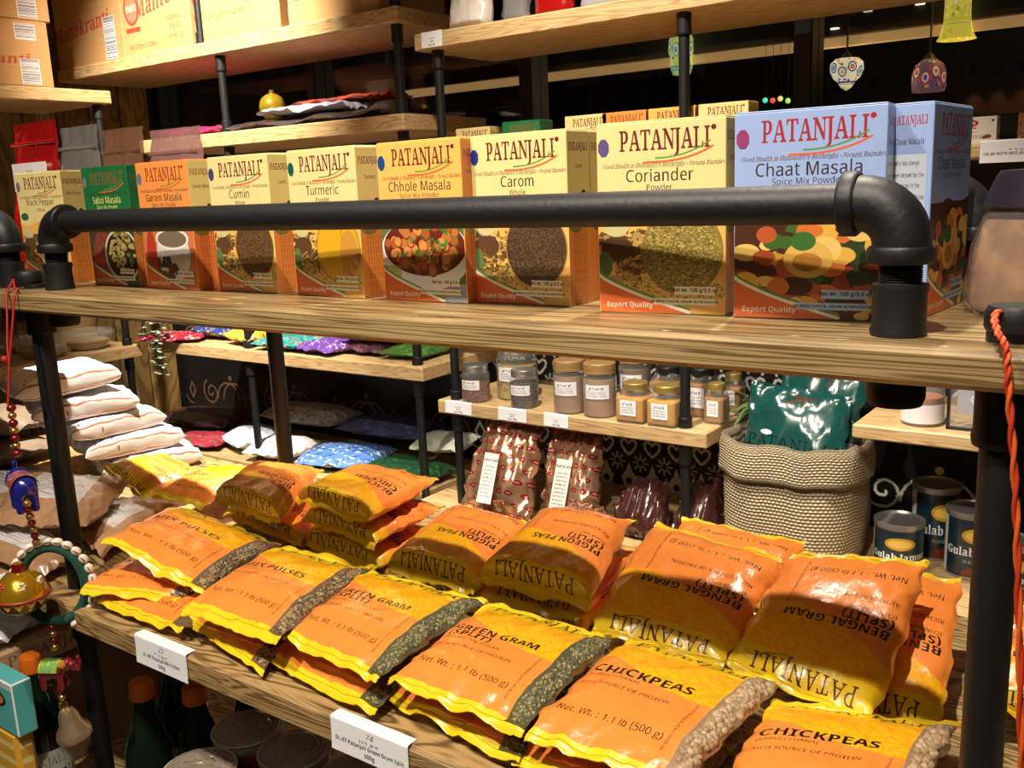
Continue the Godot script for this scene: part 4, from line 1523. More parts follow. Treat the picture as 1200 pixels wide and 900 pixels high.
func back_things() -> void:
	var pack := func(c: Vector3, w: float, l: float, turn: float, tall: float, m: Material, label: String, sd: float, g: String) -> void:
		bag("cloth_pack", label, "cloth pack", g, quad_at(c, w, l, turn), tall, m, {"crinkle": 0.004, "seed": sd, "cols": 16, "body": "folded_cloth", "side": 4.0, "down": 0.85})
	var gloss := func(cols: Array, sd: int) -> StandardMaterial3D:
		return mat(Color.WHITE, 0.35, {"tex": pattern_tex(cols, sd), "uv": V(2, 2, 1), "coat": 0.5, "coat_rough": 0.12})
	var g1 := "bright folded cloth packs on the corner shelf"
	var y := -0.317
	pack.call(V(-1.33, y + 0.012, -1.13), 0.2, 0.14, 0.5, 0.012, gloss.call([Color8(176, 40, 60), Color8(230, 220, 216), Color8(120, 20, 40)], 1), "red and white folded pack hanging over the shelf corner by the plant", 1.0, g1)
	pack.call(V(-1.215, y + 0.026, -1.23), 0.19, 0.13, 0.1, 0.024, gloss.call([Color8(44, 62, 130), Color8(80, 100, 170), Color8(200, 180, 90)], 2), "navy blue folded pack on the corner shelf", 2.0, g1)
	pack.call(V(-1.03, y + 0.026, -1.2), 0.15, 0.16, -0.2, 0.026, gloss.call([Color8(216, 166, 50), Color8(236, 206, 110), Color8(90, 100, 60)], 3), "mustard yellow folded pack on the corner shelf", 3.0, g1)
	pack.call(V(-0.86, y + 0.018, -1.18), 0.17, 0.16, 0.1, 0.018, gloss.call([Color8(40, 130, 130), Color8(70, 170, 160), Color8(226, 110, 90)], 4), "teal folded pack on the corner shelf", 4.0, g1)
	pack.call(V(-0.7, y + 0.016, -1.19), 0.15, 0.18, -0.1, 0.016, gloss.call([Color8(110, 70, 160), Color8(190, 170, 220), Color8(80, 50, 130)], 5), "purple and white folded pack on the corner shelf", 5.0, g1)
	pack.call(V(-0.56, y + 0.05, -1.25), 0.2, 0.17, 0.1, 0.018, gloss.call([Color8(196, 60, 110), Color8(230, 110, 80), Color8(110, 70, 160)], 6), "pink and purple folded pack lying on top of another", 6.0, g1)
	pack.call(V(-0.575, y + 0.016, -1.25), 0.15, 0.2, 0.0, 0.016, gloss.call([Color8(60, 44, 50), Color8(90, 60, 70), Color8(120, 60, 80)], 7), "dark folded pack under the pink one", 7.0, g1)
	pack.call(V(-0.425, y + 0.016, -1.22), 0.14, 0.16, 0.1, 0.016, gloss.call([Color8(70, 120, 50), Color8(120, 170, 80), Color8(46, 90, 40)], 8), "bright green folded pack near the free end of the shelf", 8.0, g1)
	var g2 := "cloth packs on the low corner shelf"
	y = -0.654
	pack.call(V(-1.28, y + 0.022, -1.15), 0.17, 0.14, 0.4, 0.02, gloss.call([Color8(160, 40, 66), Color8(60, 110, 60), Color8(210, 90, 110)], 11), "crimson pack with green leaves on the low corner shelf", 11.0, g2)
	pack.call(V(-1.5, y + 0.03, -1.32), 0.3, 0.18, 0.2, 0.03, gloss.call([Color8(70, 34, 46), Color8(110, 54, 66), Color8(40, 24, 34)], 12), "dark maroon cloth pack at the back of the low corner shelf", 12.0, g2)
	pack.call(V(-1.13, y + 0.03, -1.23), 0.15, 0.18, -0.3, 0.03, gloss.call([Color8(190, 196, 206), Color8(150, 160, 186), Color8(226, 226, 230)], 13), "pale grey cloth pack behind the crimson one", 13.0, g2)
	pack.call(V(-0.955, y + 0.03, -1.19), 0.17, 0.17, 0.2, 0.028, mat(Color8(232, 232, 232), 0.4, {"coat": 0.4}), "plain white cloth pack in strong light, beside the rear pipe post", 14.0, g2)
	pack.call(V(-1.0, y + 0.09, -1.35), 0.3, 0.16, 0.1, 0.03, gloss.call([Color8(140, 134, 128), Color8(90, 88, 92), Color8(180, 176, 170)], 15), "grey patterned cloth pack heaped behind the white one", 15.0, g2)
	pack.call(V(-0.72, y + 0.028, -1.22), 0.24, 0.2, 0.3, 0.026, gloss.call([Color8(86, 130, 200), Color8(220, 230, 240), Color8(50, 80, 160)], 16), "light blue and white cloth pack on the low shelf", 16.0, g2)
	pack.call(V(-0.67, y + 0.085, -1.36), 0.3, 0.16, 0.1, 0.026, gloss.call([Color8(54, 62, 110), Color8(90, 100, 150), Color8(36, 40, 76)], 17), "navy patterned cloth pack at the back", 17.0, g2)
	pack.call(V(-0.47, y + 0.028, -1.2), 0.22, 0.18, -0.1, 0.026, gloss.call([Color8(30, 70, 44), Color8(50, 110, 60), Color8(24, 50, 34)], 18), "dark green cloth pack behind the black chickpeas stack", 18.0, g2)
	pack.call(V(-0.43, y + 0.08, -1.32), 0.15, 0.17, 0.3, 0.022, mat(Color8(206, 214, 196), 0.5), "pale green white pack at the free end of the low shelf", 19.0, g2)

	# crumpled foil bags with small red marks
	var fcv := Cv.new(256, 256, Color8(176, 138, 108))
	for i in 7:
		for j in 9:
			var p := Vector2(20 + i * 36 + (18 if j % 2 else 0), 14 + j * 28)
			fcv.ell(p.x, p.y, 11, 6, Color8(168, 40, 44))
			fcv.ell(p.x, p.y, 6, 2, Color8(214, 160, 150))
	var foil := mat(Color.WHITE, 0.24, {"tex": fcv.tex(), "metal": 0.6, "coat": 0.6, "coat_rough": 0.08, "uv": V(1, 1, 1)})
	var brown := mat(Color8(64, 34, 30), 0.2, {"coat": 0.8, "coat_rough": 0.06})
	var g3 := "foil bags under the jar shelf"
	var fo := {"crinkle": 0.015, "freq": 26.0, "body": "foil", "down": 0.8, "side": 2.6, "cols": 40}
	var fb := func(c: Array, tall: float, m: Material, label: String, sd: float) -> Node3D:
		var o := fo.duplicate()
		o.seed = sd
		return bag("foil_bag", label, "bag", g3, c, tall, m, o)
	var b1: Node3D = fb.call([V(-0.2, -0.652, -1.08), V(0.02, -0.652, -1.06), V(0.01, -0.44, -1.16), V(-0.15, -0.44, -1.17)], 0.04, foil, "tall crumpled foil bag with red marks and a paper strip, left one", 21.0)
	var b2: Node3D = fb.call([V(0.03, -0.652, -1.1), V(0.18, -0.652, -1.09), V(0.155, -0.445, -1.18), V(0.025, -0.445, -1.18)], 0.04, foil, "tall crumpled foil bag with red marks, right one", 22.0)
	fb.call([V(0.12, -0.652, -1.035), V(0.24, -0.652, -1.035), V(0.215, -0.57, -1.06), V(0.13, -0.565, -1.06)], 0.03, foil, "short foil bag with red marks lying in front", 23.0)
	fb.call([V(0.2, -0.652, -1.12), V(0.34, -0.652, -1.11), V(0.31, -0.54, -1.2), V(0.22, -0.54, -1.2)], 0.035, brown, "dark brown glossy bag beside the foil bags", 24.0)
	fb.call([V(0.345, -0.642, -1.12), V(0.445, -0.642, -1.12), V(0.43, -0.53, -1.22), V(0.35, -0.54, -1.22)], 0.035, brown, "dark brown glossy bag beside the sack", 25.0)
	var rc := RandomNumberGenerator.new()
	rc.seed = 5
	var pc := Cv.new(48, 160, Color8(224, 220, 214))
	pc.text(sans_b, "SNACK MIX", 10, 24, 22, INK)
	for k in 9:
		pc.scrawl(6, 40 + k * 12, 36, 5, Color8(110, 104, 100), rc)
	var pm := mat(Color.WHITE, 0.5, {"tex": pc.tex()})
	for e in [[b1, V(-0.075, -0.6, -1.047)], [b2, V(0.1, -0.6, -1.082)]]:
		var ps := Mb.new()
		ps.box(V(-0.02, 0, 0), V(0.02, 0.115, 0.0008), 0.0, Transform3D(Basis(Vector3.RIGHT, -0.38), Vector3.ZERO))
		part("paper_strip", ps, pm, e[0], "white paper strip", e[1] - e[0].position + V(0, 0, 0.024))

	# burlap sack with folded cuff
	var bw := Cv.new(64, 64, Color8(126, 108, 80))
	for j in 4:
		for i in 4:
			var o := Vector2(i * 16 + (8 if j % 2 else 0), j * 16)
			for sx in [0, -64, 64]:
				bw.ell(o.x + 8 + sx, o.y + 8, 7.4, 5.6, Color8(198, 182, 148))
				bw.ell(o.x + 7 + sx, o.y + 7, 5.0, 3.4, Color8(218, 204, 174))
	var wh := Cv.new(64, 64, Color.BLACK)
	for j in 4:
		for i in 4:
			var o := Vector2(i * 16 + (8 if j % 2 else 0), j * 16)
			for sx in [0, -64, 64]:
				for k in 4:
					var q := 1.0 - k * 0.22
					wh.ell(o.x + 8 + sx, o.y + 8, 7.8 * q, 6.8 * q, Color(0.4 + k * 0.2, 0.4 + k * 0.2, 0.4 + k * 0.2))
	var burlap := mat(Color.WHITE, 0.95, {"tex": bw.tex(), "uv": V(26, 13, 1), "bump": wh.tex(), "deep": 0.35})
	var sack := thing("burlap_sack", "woven beige burlap sack with a folded cuff, full of teal packets", "sack", V(0.585, -0.6535, -1.205))
	var ring := func(h: float, rx: float, rz: float, sd: float) -> PackedVector3Array:
		var row := PackedVector3Array()
		for j in 49:
			var a := TAU * j / 48.0
			var cx := cos(a)
			var sz := -sin(a)
			var e := pow(pow(absf(cx), 3.2) + pow(absf(sz), 3.2), -1.0 / 3.2)
			var n := 1.0 + nz.get_noise_3d(cx * 1.6 + sd, sz * 1.6, h * 9.0) * 0.07
			row.append(V(cx * e * rx * n, h + nz.get_noise_2d(cx * 1.5 + 4.0, sz * 1.5) * 0.012 * (h / 0.25), sz * e * rz * n))
		return row
	var R := []
	for e in [[0.0, 0.06, 0.05], [0.002, 0.118, 0.105], [0.03, 0.128, 0.115], [0.1, 0.134, 0.12], [0.17, 0.132, 0.118], [0.2, 0.13, 0.116]]:
		R.append(ring.call(e[0], e[1], e[2], 2.0))
	var sm := Mb.new()
	sm.grid(R, [], true)
	part("body", sm, burlap, sack)
	R = []
	for e in [[0.185, 0.132, 0.118], [0.18, 0.14, 0.126], [0.19, 0.143, 0.129], [0.215, 0.142, 0.128], [0.24, 0.141, 0.127], [0.254, 0.138, 0.124], [0.256, 0.132, 0.118], [0.245, 0.127, 0.113], [0.18, 0.122, 0.108]]:
		R.append(ring.call(e[0], e[1], e[2], 2.0))
	var cm := Mb.new()
	cm.grid(R, [], true)
	part("cuff", cm, mat(Color.WHITE, 0.95, {"tex": bw.tex(), "uv": V(26, 9, 1), "bump": wh.tex(), "deep": 0.35}), sack, "folded cuff")
	# teal packets in the sack
	var tc := Cv.new(256, 256, Color8(15, 66, 62))
	tc.text(serif, "PATANJALI", 44, 128, 168, Color8(16, 30, 34), 0.5, 1.0)
	tc.rect(0, 186, 256, 70, Color8(130, 140, 150))
	tc.ell(60, 140, 16, 7, Color8(210, 220, 214))
	tc.line([Vector2(96, 62), Vector2(124, 40), Vector2(150, 38), Vector2(146, 66)], 6, Color8(96, 52, 34))
	tc.line([Vector2(120, 30), Vector2(170, 30)], 7, Color8(80, 44, 30))
	var teal := mat(Color.WHITE, 0.18, {"tex": tc.tex(), "coat": 0.5, "coat_rough": 0.14})
	var g4 := "teal packets standing in the sack"
	bag("teal_packet", "teal foil packet in the sack, front one with PATANJALI at its lower edge", "packet", g4, [V(0.5, -0.47, -1.135), V(0.69, -0.48, -1.13), V(0.69, -0.315, -1.21), V(0.49, -0.295, -1.2)], 0.02, teal, {"crinkle": 0.006, "freq": 16.0, "seed": 31.0, "body": "film", "side": 3.5})
	bag("teal_packet", "teal foil packet in the sack, rear one leaning towards the pine shelf", "packet", g4, [V(0.53, -0.47, -1.2), V(0.68, -0.47, -1.2), V(0.715, -0.255, -1.27), V(0.535, -0.255, -1.27)], 0.018, teal, {"crinkle": 0.005, "freq": 16.0, "seed": 32.0, "body": "film", "side": 3.5})
	# small plant left of the sack
	var pl := thing("potted_plant", "small plant with thin pointed leaves between the jar shelf and the sack", "plant", V(0.47, -0.6535, -1.395))
	var leaf := mat(Color8(92, 112, 66), 0.5, {"back": Color8(40, 60, 20)})
	var r := RandomNumberGenerator.new()
	r.seed = 9
	for k in 16:
		var a := r.randf_range(-0.5, 3.6)
		var l := r.randf_range(0.06, 0.12)
		var d := V(cos(a) * 0.8, r.randf_range(0.1, 0.9), sin(a) * 0.9).normalized()
		var s := d.cross(Vector3.UP).normalized()
		var L := []
		for i in 6:
			var q := i / 5.0
			var c := d * l * q + V(0, -0.05 * q * q, 0) + V(0.0, 0.28, 0.1)
			var w := 0.006 * sin(PI * clampf(q * 0.92 + 0.06, 0.0, 1.0))
			L.append(PackedVector3Array([c - s * w, c + V(0, 0.001, 0), c + s * w]))
		var lm := Mb.new()
		lm.grid(L)
		part("leaf", lm, leaf, pl)
	var sp := Mb.new()
	sp.lathe([Vector2(0, 0), Vector2(0.028, 0), Vector2(0.034, 0.09), Vector2(0.03, 0.09), Vector2(0, 0.08)], 16)
	var stm := Mb.new()
	stm.tube([V(0, 0.08, 0), V(0, 0.2, 0.01), V(0, 0.25, 0.05), V(0, 0.28, 0.1)], 0.005, 8)
	part("stem", stm, leaf, pl)
	part("pot", sp, mat(Color8(60, 52, 44), 0.8), pl)

	# tins
	var lc := Cv.new(512, 160, Color8(16, 40, 52))
	for e in [140, 396]:
		lc.ell(e, 44, 52, 22, Color8(190, 146, 40))
		lc.ell(e, 44, 40, 14, Color8(220, 184, 90))
		lc.text(serif_b, "Gulab Jamun", 32, e, 92, Color8(226, 230, 232))
		lc.text(sans, "IN SUGAR SYRUP", 12, e, 116, Color8(200, 210, 214))
		lc.ell(e, 152, 50, 20, Color8(110, 40, 24))
	lc.rect(250, 0, 34, 160, Color8(214, 214, 210))
	lc.rect(0, 0, 16, 160, Color8(214, 214, 210))
	var lt := mat(Color.WHITE, 0.35, {"tex": lc.tex(), "coat": 0.3})
	var steel := mat(Color8(176, 176, 174), 0.3, {"metal": 0.8})
	var tins := [[0.782, -1.215, 0.15, "tin of gulab jamun in front, beside the burlap sack"], [0.82, -1.345, 0.5, "tin of gulab jamun standing behind the front tin"], [0.897, -1.28, 0.3, "tin of gulab jamun beside the near post, brighter lid edge"], [0.968, -1.2, 0.4, "tin of gulab jamun half hidden by the near post"]]
	for e in tins:
		var t := thing("food_tin", e[3], "tin", V(e[0], -0.6535, e[1]), "gulab jamun tins on the low shelf", e[2])
		var hh := 0.108 if e[1] > -1.3 else 0.148
		if e[1] < -1.25 and e[1] > -1.3:
			hh = 0.13
		var b := Mb.new()
		b.lathe([Vector2(0, 0), Vector2(0.043, 0), Vector2(0.0445, 0.003), Vector2(0.0445, hh - 0.004)], 30)
		part("tin_body", b, steel, t)
		var lb := Mb.new()
		lb.lathe([Vector2(0.0448, 0.006), Vector2(0.0448, hh - 0.012)], 30)
		part("paper_label", lb, lt, t)
		var ld := Mb.new()
		ld.lathe([Vector2(0.0445, hh - 0.01), Vector2(0.0465, hh - 0.008), Vector2(0.0465, hh), Vector2(0.044, hh + 0.001), Vector2(0.042, hh - 0.003), Vector2(0, hh - 0.002)], 30)
		part("lid", ld, steel, t)
	# on the short shelf above the tins
	var jar := thing("glass_jar", "small clear jar with a white label behind the rail nut", "jar", V(0.825, -0.3395, -1.16))
	var gm := Mb.new()
	gm.lathe([Vector2(0, 0), Vector2(0.034, 0), Vector2(0.036, 0.004), Vector2(0.036, 0.07), Vector2(0.028, 0.085)], 24)
	part("glass", gm, mat(Color8(230, 224, 210), 0.05, {"alpha": 0.12}), jar)
	var fl := Mb.new()
	fl.lathe([Vector2(0, 0.003), Vector2(0.033, 0.003), Vector2(0.033, 0.05), Vector2(0, 0.05)], 24)
	part("contents", fl, mat(Color8(150, 90, 70), 0.8), jar)
	var jl := Mb.new()
	jl.lathe([Vector2(0.0365, 0.006), Vector2(0.0365, 0.04)], 24)
	part("paper_label", jl, mat(Color8(222, 216, 220), 0.6), jar)
	var fr := thing("framed_sign", "glass picture frame with white lettering on the short pine shelf", "sign", V(0.93, -0.3395, -1.14))
	var sc := Cv.new(256, 192, Color8(168, 172, 184))
	for k in 3:
		sc.text(sans_b, ["WELCOME", "CHILLIES", "GROCERY"][k], 34, 128, 60 + k * 42, Color8(240, 240, 240))
	var f1 := Mb.new()
	f1.box(V(-0.045, 0.03, -0.004), V(0.06, 0.13, -0.002))
	part("card", f1, mat(Color.WHITE, 0.4, {"tex": sc.tex()}), fr)
	for e in [[V(-0.06, 0, -0.006), V(-0.056, 0.14, 0.006)], [V(0.07, 0, -0.006), V(0.074, 0.14, 0.006)], [V(-0.06, 0, -0.006), V(0.074, 0.004, 0.006)]]:
		var q := Mb.new()
		q.box(e[0], e[1])
		part("frame_bar", q, iron, fr)
	var pg := Mb.new()
	pg.box(V(-0.056, 0.004, 0.001), V(0.07, 0.14, 0.003))
	part("pane", pg, mat(Color8(220, 224, 226), 0.03, {"alpha": 0.08}), fr)
	# on the long window shelf
	var wb := mat(Color8(206, 198, 190), 0.3, {"coat": 0.5})
	bag("stand_up_pouch", "white plastic bag standing at the end of the long window shelf", "pouch", "pouches on the long window shelf", [V(-0.19, 0.448, -1.14), V(-0.08, 0.448, -1.14), V(-0.085, 0.63, -1.16), V(-0.19, 0.63, -1.16)], 0.03, wb, {"soft_b": false, "taper": 0.6, "seed": 51.0, "body": "film", "crinkle": 0.006})
	bag("stand_up_pouch", "grey pouch between the white bag and the red pouch", "pouch", "pouches on the long window shelf", [V(-0.07, 0.448, -1.17), V(0.0, 0.448, -1.17), V(0.0, 0.62, -1.18), V(-0.07, 0.62, -1.18)], 0.02, mat(Color8(120, 118, 120), 0.2, {"coat": 0.6}), {"soft_b": false, "taper": 0.6, "seed": 52.0, "body": "film"})
	bag("stand_up_pouch", "glossy red pouch on the long window shelf", "pouch", "pouches on the long window shelf", [V(0.015, 0.448, -1.17), V(0.11, 0.448, -1.17), V(0.11, 0.64, -1.18), V(0.015, 0.64, -1.18)], 0.022, mat(Color8(150, 18, 16), 0.2, {"coat": 0.8}), {"soft_b": false, "taper": 0.6, "seed": 53.0, "body": "film"})
	bag("stand_up_pouch", "grey pouch beyond the red pouch on the long window shelf", "pouch", "pouches on the long window shelf", [V(0.13, 0.448, -1.17), V(0.22, 0.448, -1.17), V(0.22, 0.62, -1.18), V(0.13, 0.62, -1.18)], 0.02, mat(Color8(150, 150, 152), 0.2, {"coat": 0.6}), {"soft_b": false, "taper": 0.6, "seed": 54.0, "body": "film"})


# ---------------------------------------------------------------- the corner with cartons, bowls, flour and white packets
func carton_print(kind: int) -> ImageTexture:
	var r := RandomNumberGenerator.new()
	r.seed = 60 + kind
	var cv := Cv.new(320, 240, Color8(186, 146, 94))
	for k in 60:
		cv.rect(0, r.randf() * 240, 320, 1.2, Color8(174, 134, 84), 0.5)
	var red := Color8(178, 58, 44)
	if kind == 0:
		cv.text(serif_b, "Manokranti", 46, 130, 150, red, 0.5, 1.0, 0.25, -0.08)
		cv.rect(232, 10, 56, 60, Color8(226, 224, 226))
		cv.rect(236, 140, 52, 96, Color8(226, 224, 226))
		for k in 26:
			cv.rect(238, 142 + k * 3.6, 48, r.randf_range(0.8, 2.4), Color8(60, 56, 60))
			if k < 15:
				cv.rect(234, 12 + k * 3.6, 52, r.randf_range(0.8, 2.4), Color8(60, 56, 60))
	elif kind == 1:
		cv.ell(48, 136, 38, 38, red)
		cv.ell(48, 136, 31, 31, Color8(206, 110, 80))
		cv.text(sans_b, "euro", 26, 48, 136, Color8(240, 214, 170))
		cv.rect(14, 178, 70, 11, red)
		cv.text(serif_b, "Mantessu", 56, 200, 126, red, 0.5, 1.0, 0.2, -0.12)
		for k in 3:
			cv.text(sans, ["Batch No.", "Mfg. Dt.", "Pkt Wt. 200"][k], 15, 250, 172 + k * 20, red, 0.5)
		cv.text(sans, "24 x 200gm x 20Pkts", 15, 90, 222, red, 0.5)
	else:
		cv.rect(20, 112, 70, 26, Color8(222, 220, 222))
		cv.rect(200, 110, 60, 22, Color8(222, 220, 222))
		for k in 6:
			cv.rect(24, 115 + k * 3.8, 62, 1.4, Color8(60, 56, 60))
		cv.text(sans, "24 x 200gm x 20Pkts", 18, 110, 190, red, 0.5)
		cv.text(sans, "Batch No.", 18, 230, 170, red, 0.5)
		cv.rect(140, 60, 60, 100, Color8(206, 160, 96))
	return cv.tex()


func carton(p: Vector3, s: Vector3, turn: float, tex: ImageTexture, label: String) -> void:
	var t := thing("carton", label, "carton", p, "brown shipping cartons", turn)
	var m := mat(Color.WHITE, 0.75, {"tex": tex})
	var mb := Mb.new()
	mb.box(V(-s.x / 2, 0, -s.z), V(s.x / 2, s.y, 0), 0.002)
	part("carton_body", mb, m, t)
	var tp := Mb.new()
	tp.box(V(-0.022, s.y * 0.86, 0.0), V(0.022, s.y + 0.0006, 0.0006))
	tp.box(V(-0.022, s.y, -s.z), V(0.022, s.y + 0.0007, 0.0006))
	part("tape", tp, mat(Color8(196, 160, 104), 0.25), t)


func corner_things() -> void:
	var ct := [carton_print(0), carton_print(1), carton_print(2)]
	carton(V(-1.576, 0.5165, -1.115), V(0.36, 0.3, 0.26), 0.0, ct[0], "brown carton with barcode strip in the corner of the high shelf")
	carton(V(-1.235, 0.5165, -1.115), V(0.315, 0.3, 0.26), 0.0, ct[1], "brown carton with a round red logo in strong light")
	carton(V(-0.875, 0.5165, -1.115), V(0.31, 0.3, 0.26), 0.0, ct[2], "brown carton between the bright one and the shelf end")
	carton(V(-0.54, 0.5165, -1.12), V(0.31, 0.3, 0.24), 0.0, ct[2], "brown carton at the free end of the high shelf")
	carton(V(-1.395, 0.4215, -0.72), V(0.33, 0.17, 0.3), PI / 2, ct[0], "lower brown carton on the plank wall shelf")
	carton(V(-1.4, 0.593, -0.735), V(0.33, 0.2, 0.3), PI / 2, ct[0], "upper brown carton stacked on the plank wall shelf")
	# gold ball and cloths on the middle shelf
	var ball := thing("gold_ball", "gold glass ball with silver blue patches on the middle corner shelf", "ornament", V(-0.875, 0.3, -1.2))
	var gb := Mb.new()
	gb.ball(V(0, 0.042, 0), V(0.036, 0.036, 0.036), 24, 16)
	part("sphere", gb, mat(Color.WHITE, 0.2, {"tex": pattern_tex([Color8(190, 160, 40), Color8(150, 170, 170), Color8(214, 190, 70)], 71, 20), "metal": 0.7}), ball)
	var nb := Mb.new()
	nb.lathe([Vector2(0, 0.078), Vector2(0.007, 0.077), Vector2(0.007, 0.086), Vector2(0, 0.087)], 12)
	part("cap", nb, mat(Color8(190, 160, 80), 0.3, {"metal": 0.9}), ball)
	var cg := "folded cloths on the middle corner shelf"
	var cl := func(c: Vector3, w: float, l: float, turn: float, tall: float, col: Color, label: String, sd: float) -> void:
		bag("folded_cloth", label, "cloth", cg, quad_at(c, w, l, turn), tall, mat(col, 0.4, {"coat": 0.4, "coat_rough": 0.15}), {"crinkle": 0.006, "seed": sd, "cols": 20, "body": "fabric", "side": 5.0})
	cl.call(V(-0.72, 0.291, -1.2), 0.62, 0.18, 0.0, 0.012, Color8(60, 50, 54), "dark folded cloth under the gold ball", 61.0)
	cl.call(V(-0.68, 0.318, -1.17), 0.3, 0.12, 0.06, 0.012, Color8(150, 150, 164), "silvery grey crumpled cloth at the shelf front", 62.0)
	cl.call(V(-0.63, 0.342, -1.26), 0.34, 0.14, -0.05, 0.008, Color8(176, 66, 46), "brick red cloth lying on the grey ones", 63.0)
	cl.call(V(-1.16, 0.293, -1.2), 0.26, 0.16, 0.1, 0.012, Color8(190, 40, 90), "magenta cloth behind the pink pouch", 64.0)

	# clear plastic bowls on the plank wall shelf
	var plastic := mat(Color8(225, 222, 212), 0.08, {"alpha": 0.14})
	var n := 0
	for e in [[-1.48, -0.93, "clear plastic bowl nearest the hanging plant"], [-1.46, -0.78, "clear plastic bowl beside the corner post"], [-1.47, -0.6, "clear plastic bowl at the picture edge"], [-1.63, -0.8, "clear plastic bowl behind the others on the wall shelf"]]:
		var t := thing("plastic_bowl", e[2], "bowl", V(e[0], -0.3195, e[1]), "clear plastic bowls on the wall shelf")
		var b := Mb.new()
		b.lathe([Vector2(0, 0), Vector2(0.05, 0), Vector2(0.062, 0.012), Vector2(0.07, 0.04), Vector2(0.075, 0.041)], 28)
		part("bowl", b, plastic, t)
		var l := Mb.new()
		l.lathe([Vector2(0.076, 0.041), Vector2(0.077, 0.047), Vector2(0.07, 0.056), Vector2(0.055, 0.058), Vector2(0.05, 0.053), Vector2(0, 0.053)], 28)
		part("lid", l, plastic, t)
		var c := Mb.new()
		c.lathe([Vector2(0, 0.003), Vector2(0.048, 0.003), Vector2(0.058, 0.013), Vector2(0.061, 0.026), Vector2(0, 0.03)], 24)
		part("contents", c, mat([Color8(170, 140, 100), Color8(150, 124, 84), Color8(180, 154, 116), Color8(120, 104, 80)][n], 0.8), t)
		n += 1
	# baskets behind the bowls
	for e in [[-1.66, -1.2, "tan wooden tub in the corner behind the bowls"], [-1.66, -0.6, "tan wooden tub behind the bowl at the picture edge"]]:
		var t := thing("wooden_tub", e[2], "tub", V(e[0], -0.317, e[1] if e[1] > -1.0 else -0.99), "wooden tubs on the wall shelf")
		var b := Mb.new()
		b.lathe([Vector2(0, 0), Vector2(0.07, 0), Vector2(0.078, 0.12), Vector2(0.072, 0.12), Vector2(0.066, 0.01), Vector2(0, 0.01)], 24)
		part("tub", b, mat(Color8(150, 122, 76), 0.7), t)
		var h := Mb.new()
		h.tube([V(-0.078, 0.1, 0), V(-0.06, 0.15, 0), V(0, 0.17, 0), V(0.06, 0.15, 0), V(0.078, 0.1, 0)], 0.003, 6)
		part("handle", h, mat(Color8(120, 110, 80), 0.5), t)
	# trailing plant at the shelf corner
	var pl := thing("hanging_plant", "small trailing plant with pale round leaves at the shelf corner", "plant", V(-1.335, -0.2, -1.06))
	var leafm := mat(Color8(170, 190, 172), 0.45, {"back": Color8(60, 80, 50)})
	var r := RandomNumberGenerator.new()
	r.seed = 19
	for s in 4:
		var path := []
		var px := r.randf_range(-0.03, 0.03)
		for k in 9:
			path.append(V(px + 0.012 * sin(k * 0.9 + s), -k * (0.022 + 0.004 * (s % 2)), 0.01 * cos(k + s)))
		var sm := Mb.new()
		sm.tube(path, 0.0016, 5)
		var stem := part("stem", sm, mat(Color8(80, 96, 60), 0.6), pl)
		for k in range(1, 9):
			for side in [-1.0, 1.0]:
				var lm := Mb.new()
				var d := V(side, r.randf_range(-0.5, 0.2), r.randf_range(-0.2, 0.8)).normalized()
				var w := d.cross(Vector3.UP).normalized()
				var R := []
				for i in 6:
					var q := i / 5.0
					var c: Vector3 = path[k] + d * 0.02 * q
					var hw := 0.0068 * sin(PI * clampf(q, 0.04, 0.96))
					R.append(PackedVector3Array([c - w * hw, c + V(0, 0.0012, 0), c + w * hw]))
				lm.grid(R)
				part("leaf", lm, leafm, stem)
	var hook := Mb.new()
	hook.tube([V(-0.04, -0.11, 0.02), V(-0.05, -0.05, 0.0), V(-0.02, 0.0, 0.0), V(0.0, 0.01, 0), V(0.01, -0.01, 0)], 0.002, 6)
	part("hook", hook, iron, pl)

	# white printed packets, stacked
	var wc := Cv.new(256, 200, Color8(236, 236, 238))
	for k in 44:
		wc.rect(r.randf() * 250, r.randf() * 200, r.randf_range(2, 7), r.randf_range(2, 12), [Color8(150, 24, 96), Color8(166, 70, 120)][k % 2])
	wc.rect(0, 184, 256, 4, Color8(170, 110, 80))
	wc.rect(20, 14, 216, 12, Color8(150, 40, 120))
	wc.rect(112, 60, 10, 70, Color8(160, 40, 100))
	var wf := mat(Color.WHITE, 0.35, {"tex": wc.tex(), "coat": 0.4})
	var wl := ["lowest white printed packet of the bright stack", "second white printed packet from the bottom of the bright stack", "middle white printed packet of the bright stack", "fourth white printed packet of the bright stack", "topmost white printed packet, tilted, on the bright stack"]
	for k in 5:
		bag("white_packet", wl[k], "packet", "white printed packets in a stack", quad_at(V(-0.5 - (0.02 * k), -0.398 + k * 0.041 + (0.008 if k == 4 else 0.0), -0.46 + 0.028 * k), 0.19, 0.17, 1.2 + 0.12 * (k % 3), 0.0, 0.08 if k == 4 else 0.0), 0.021, wf, {"seed": 70.0 + k, "crinkle": 0.004, "body": "printed_film", "side": 5.0, "down": 0.9, "soft_b": false, "soft_t": k != 4})
	# flour bags
	var fc := Cv.new(320, 256, Color8(178, 138, 104))
	for k in 500:
		fc.ell(r.randf() * 320, r.randf() * 256, r.randf_range(1, 4), r.randf_range(1, 3), [Color8(196, 160, 128), Color8(160, 120, 88)][k % 2], 0.5)
	fc.rect(70, 40, 190, 150, Color8(222, 220, 220))
	for k in 8:
		fc.rect(84, 60 + k * 15, r.randf_range(90, 160), 2.4, Color8(96, 96, 110))
	var ff := mat(Color.WHITE, 0.3, {"tex": fc.tex(), "coat": 0.5, "coat_rough": 0.12})
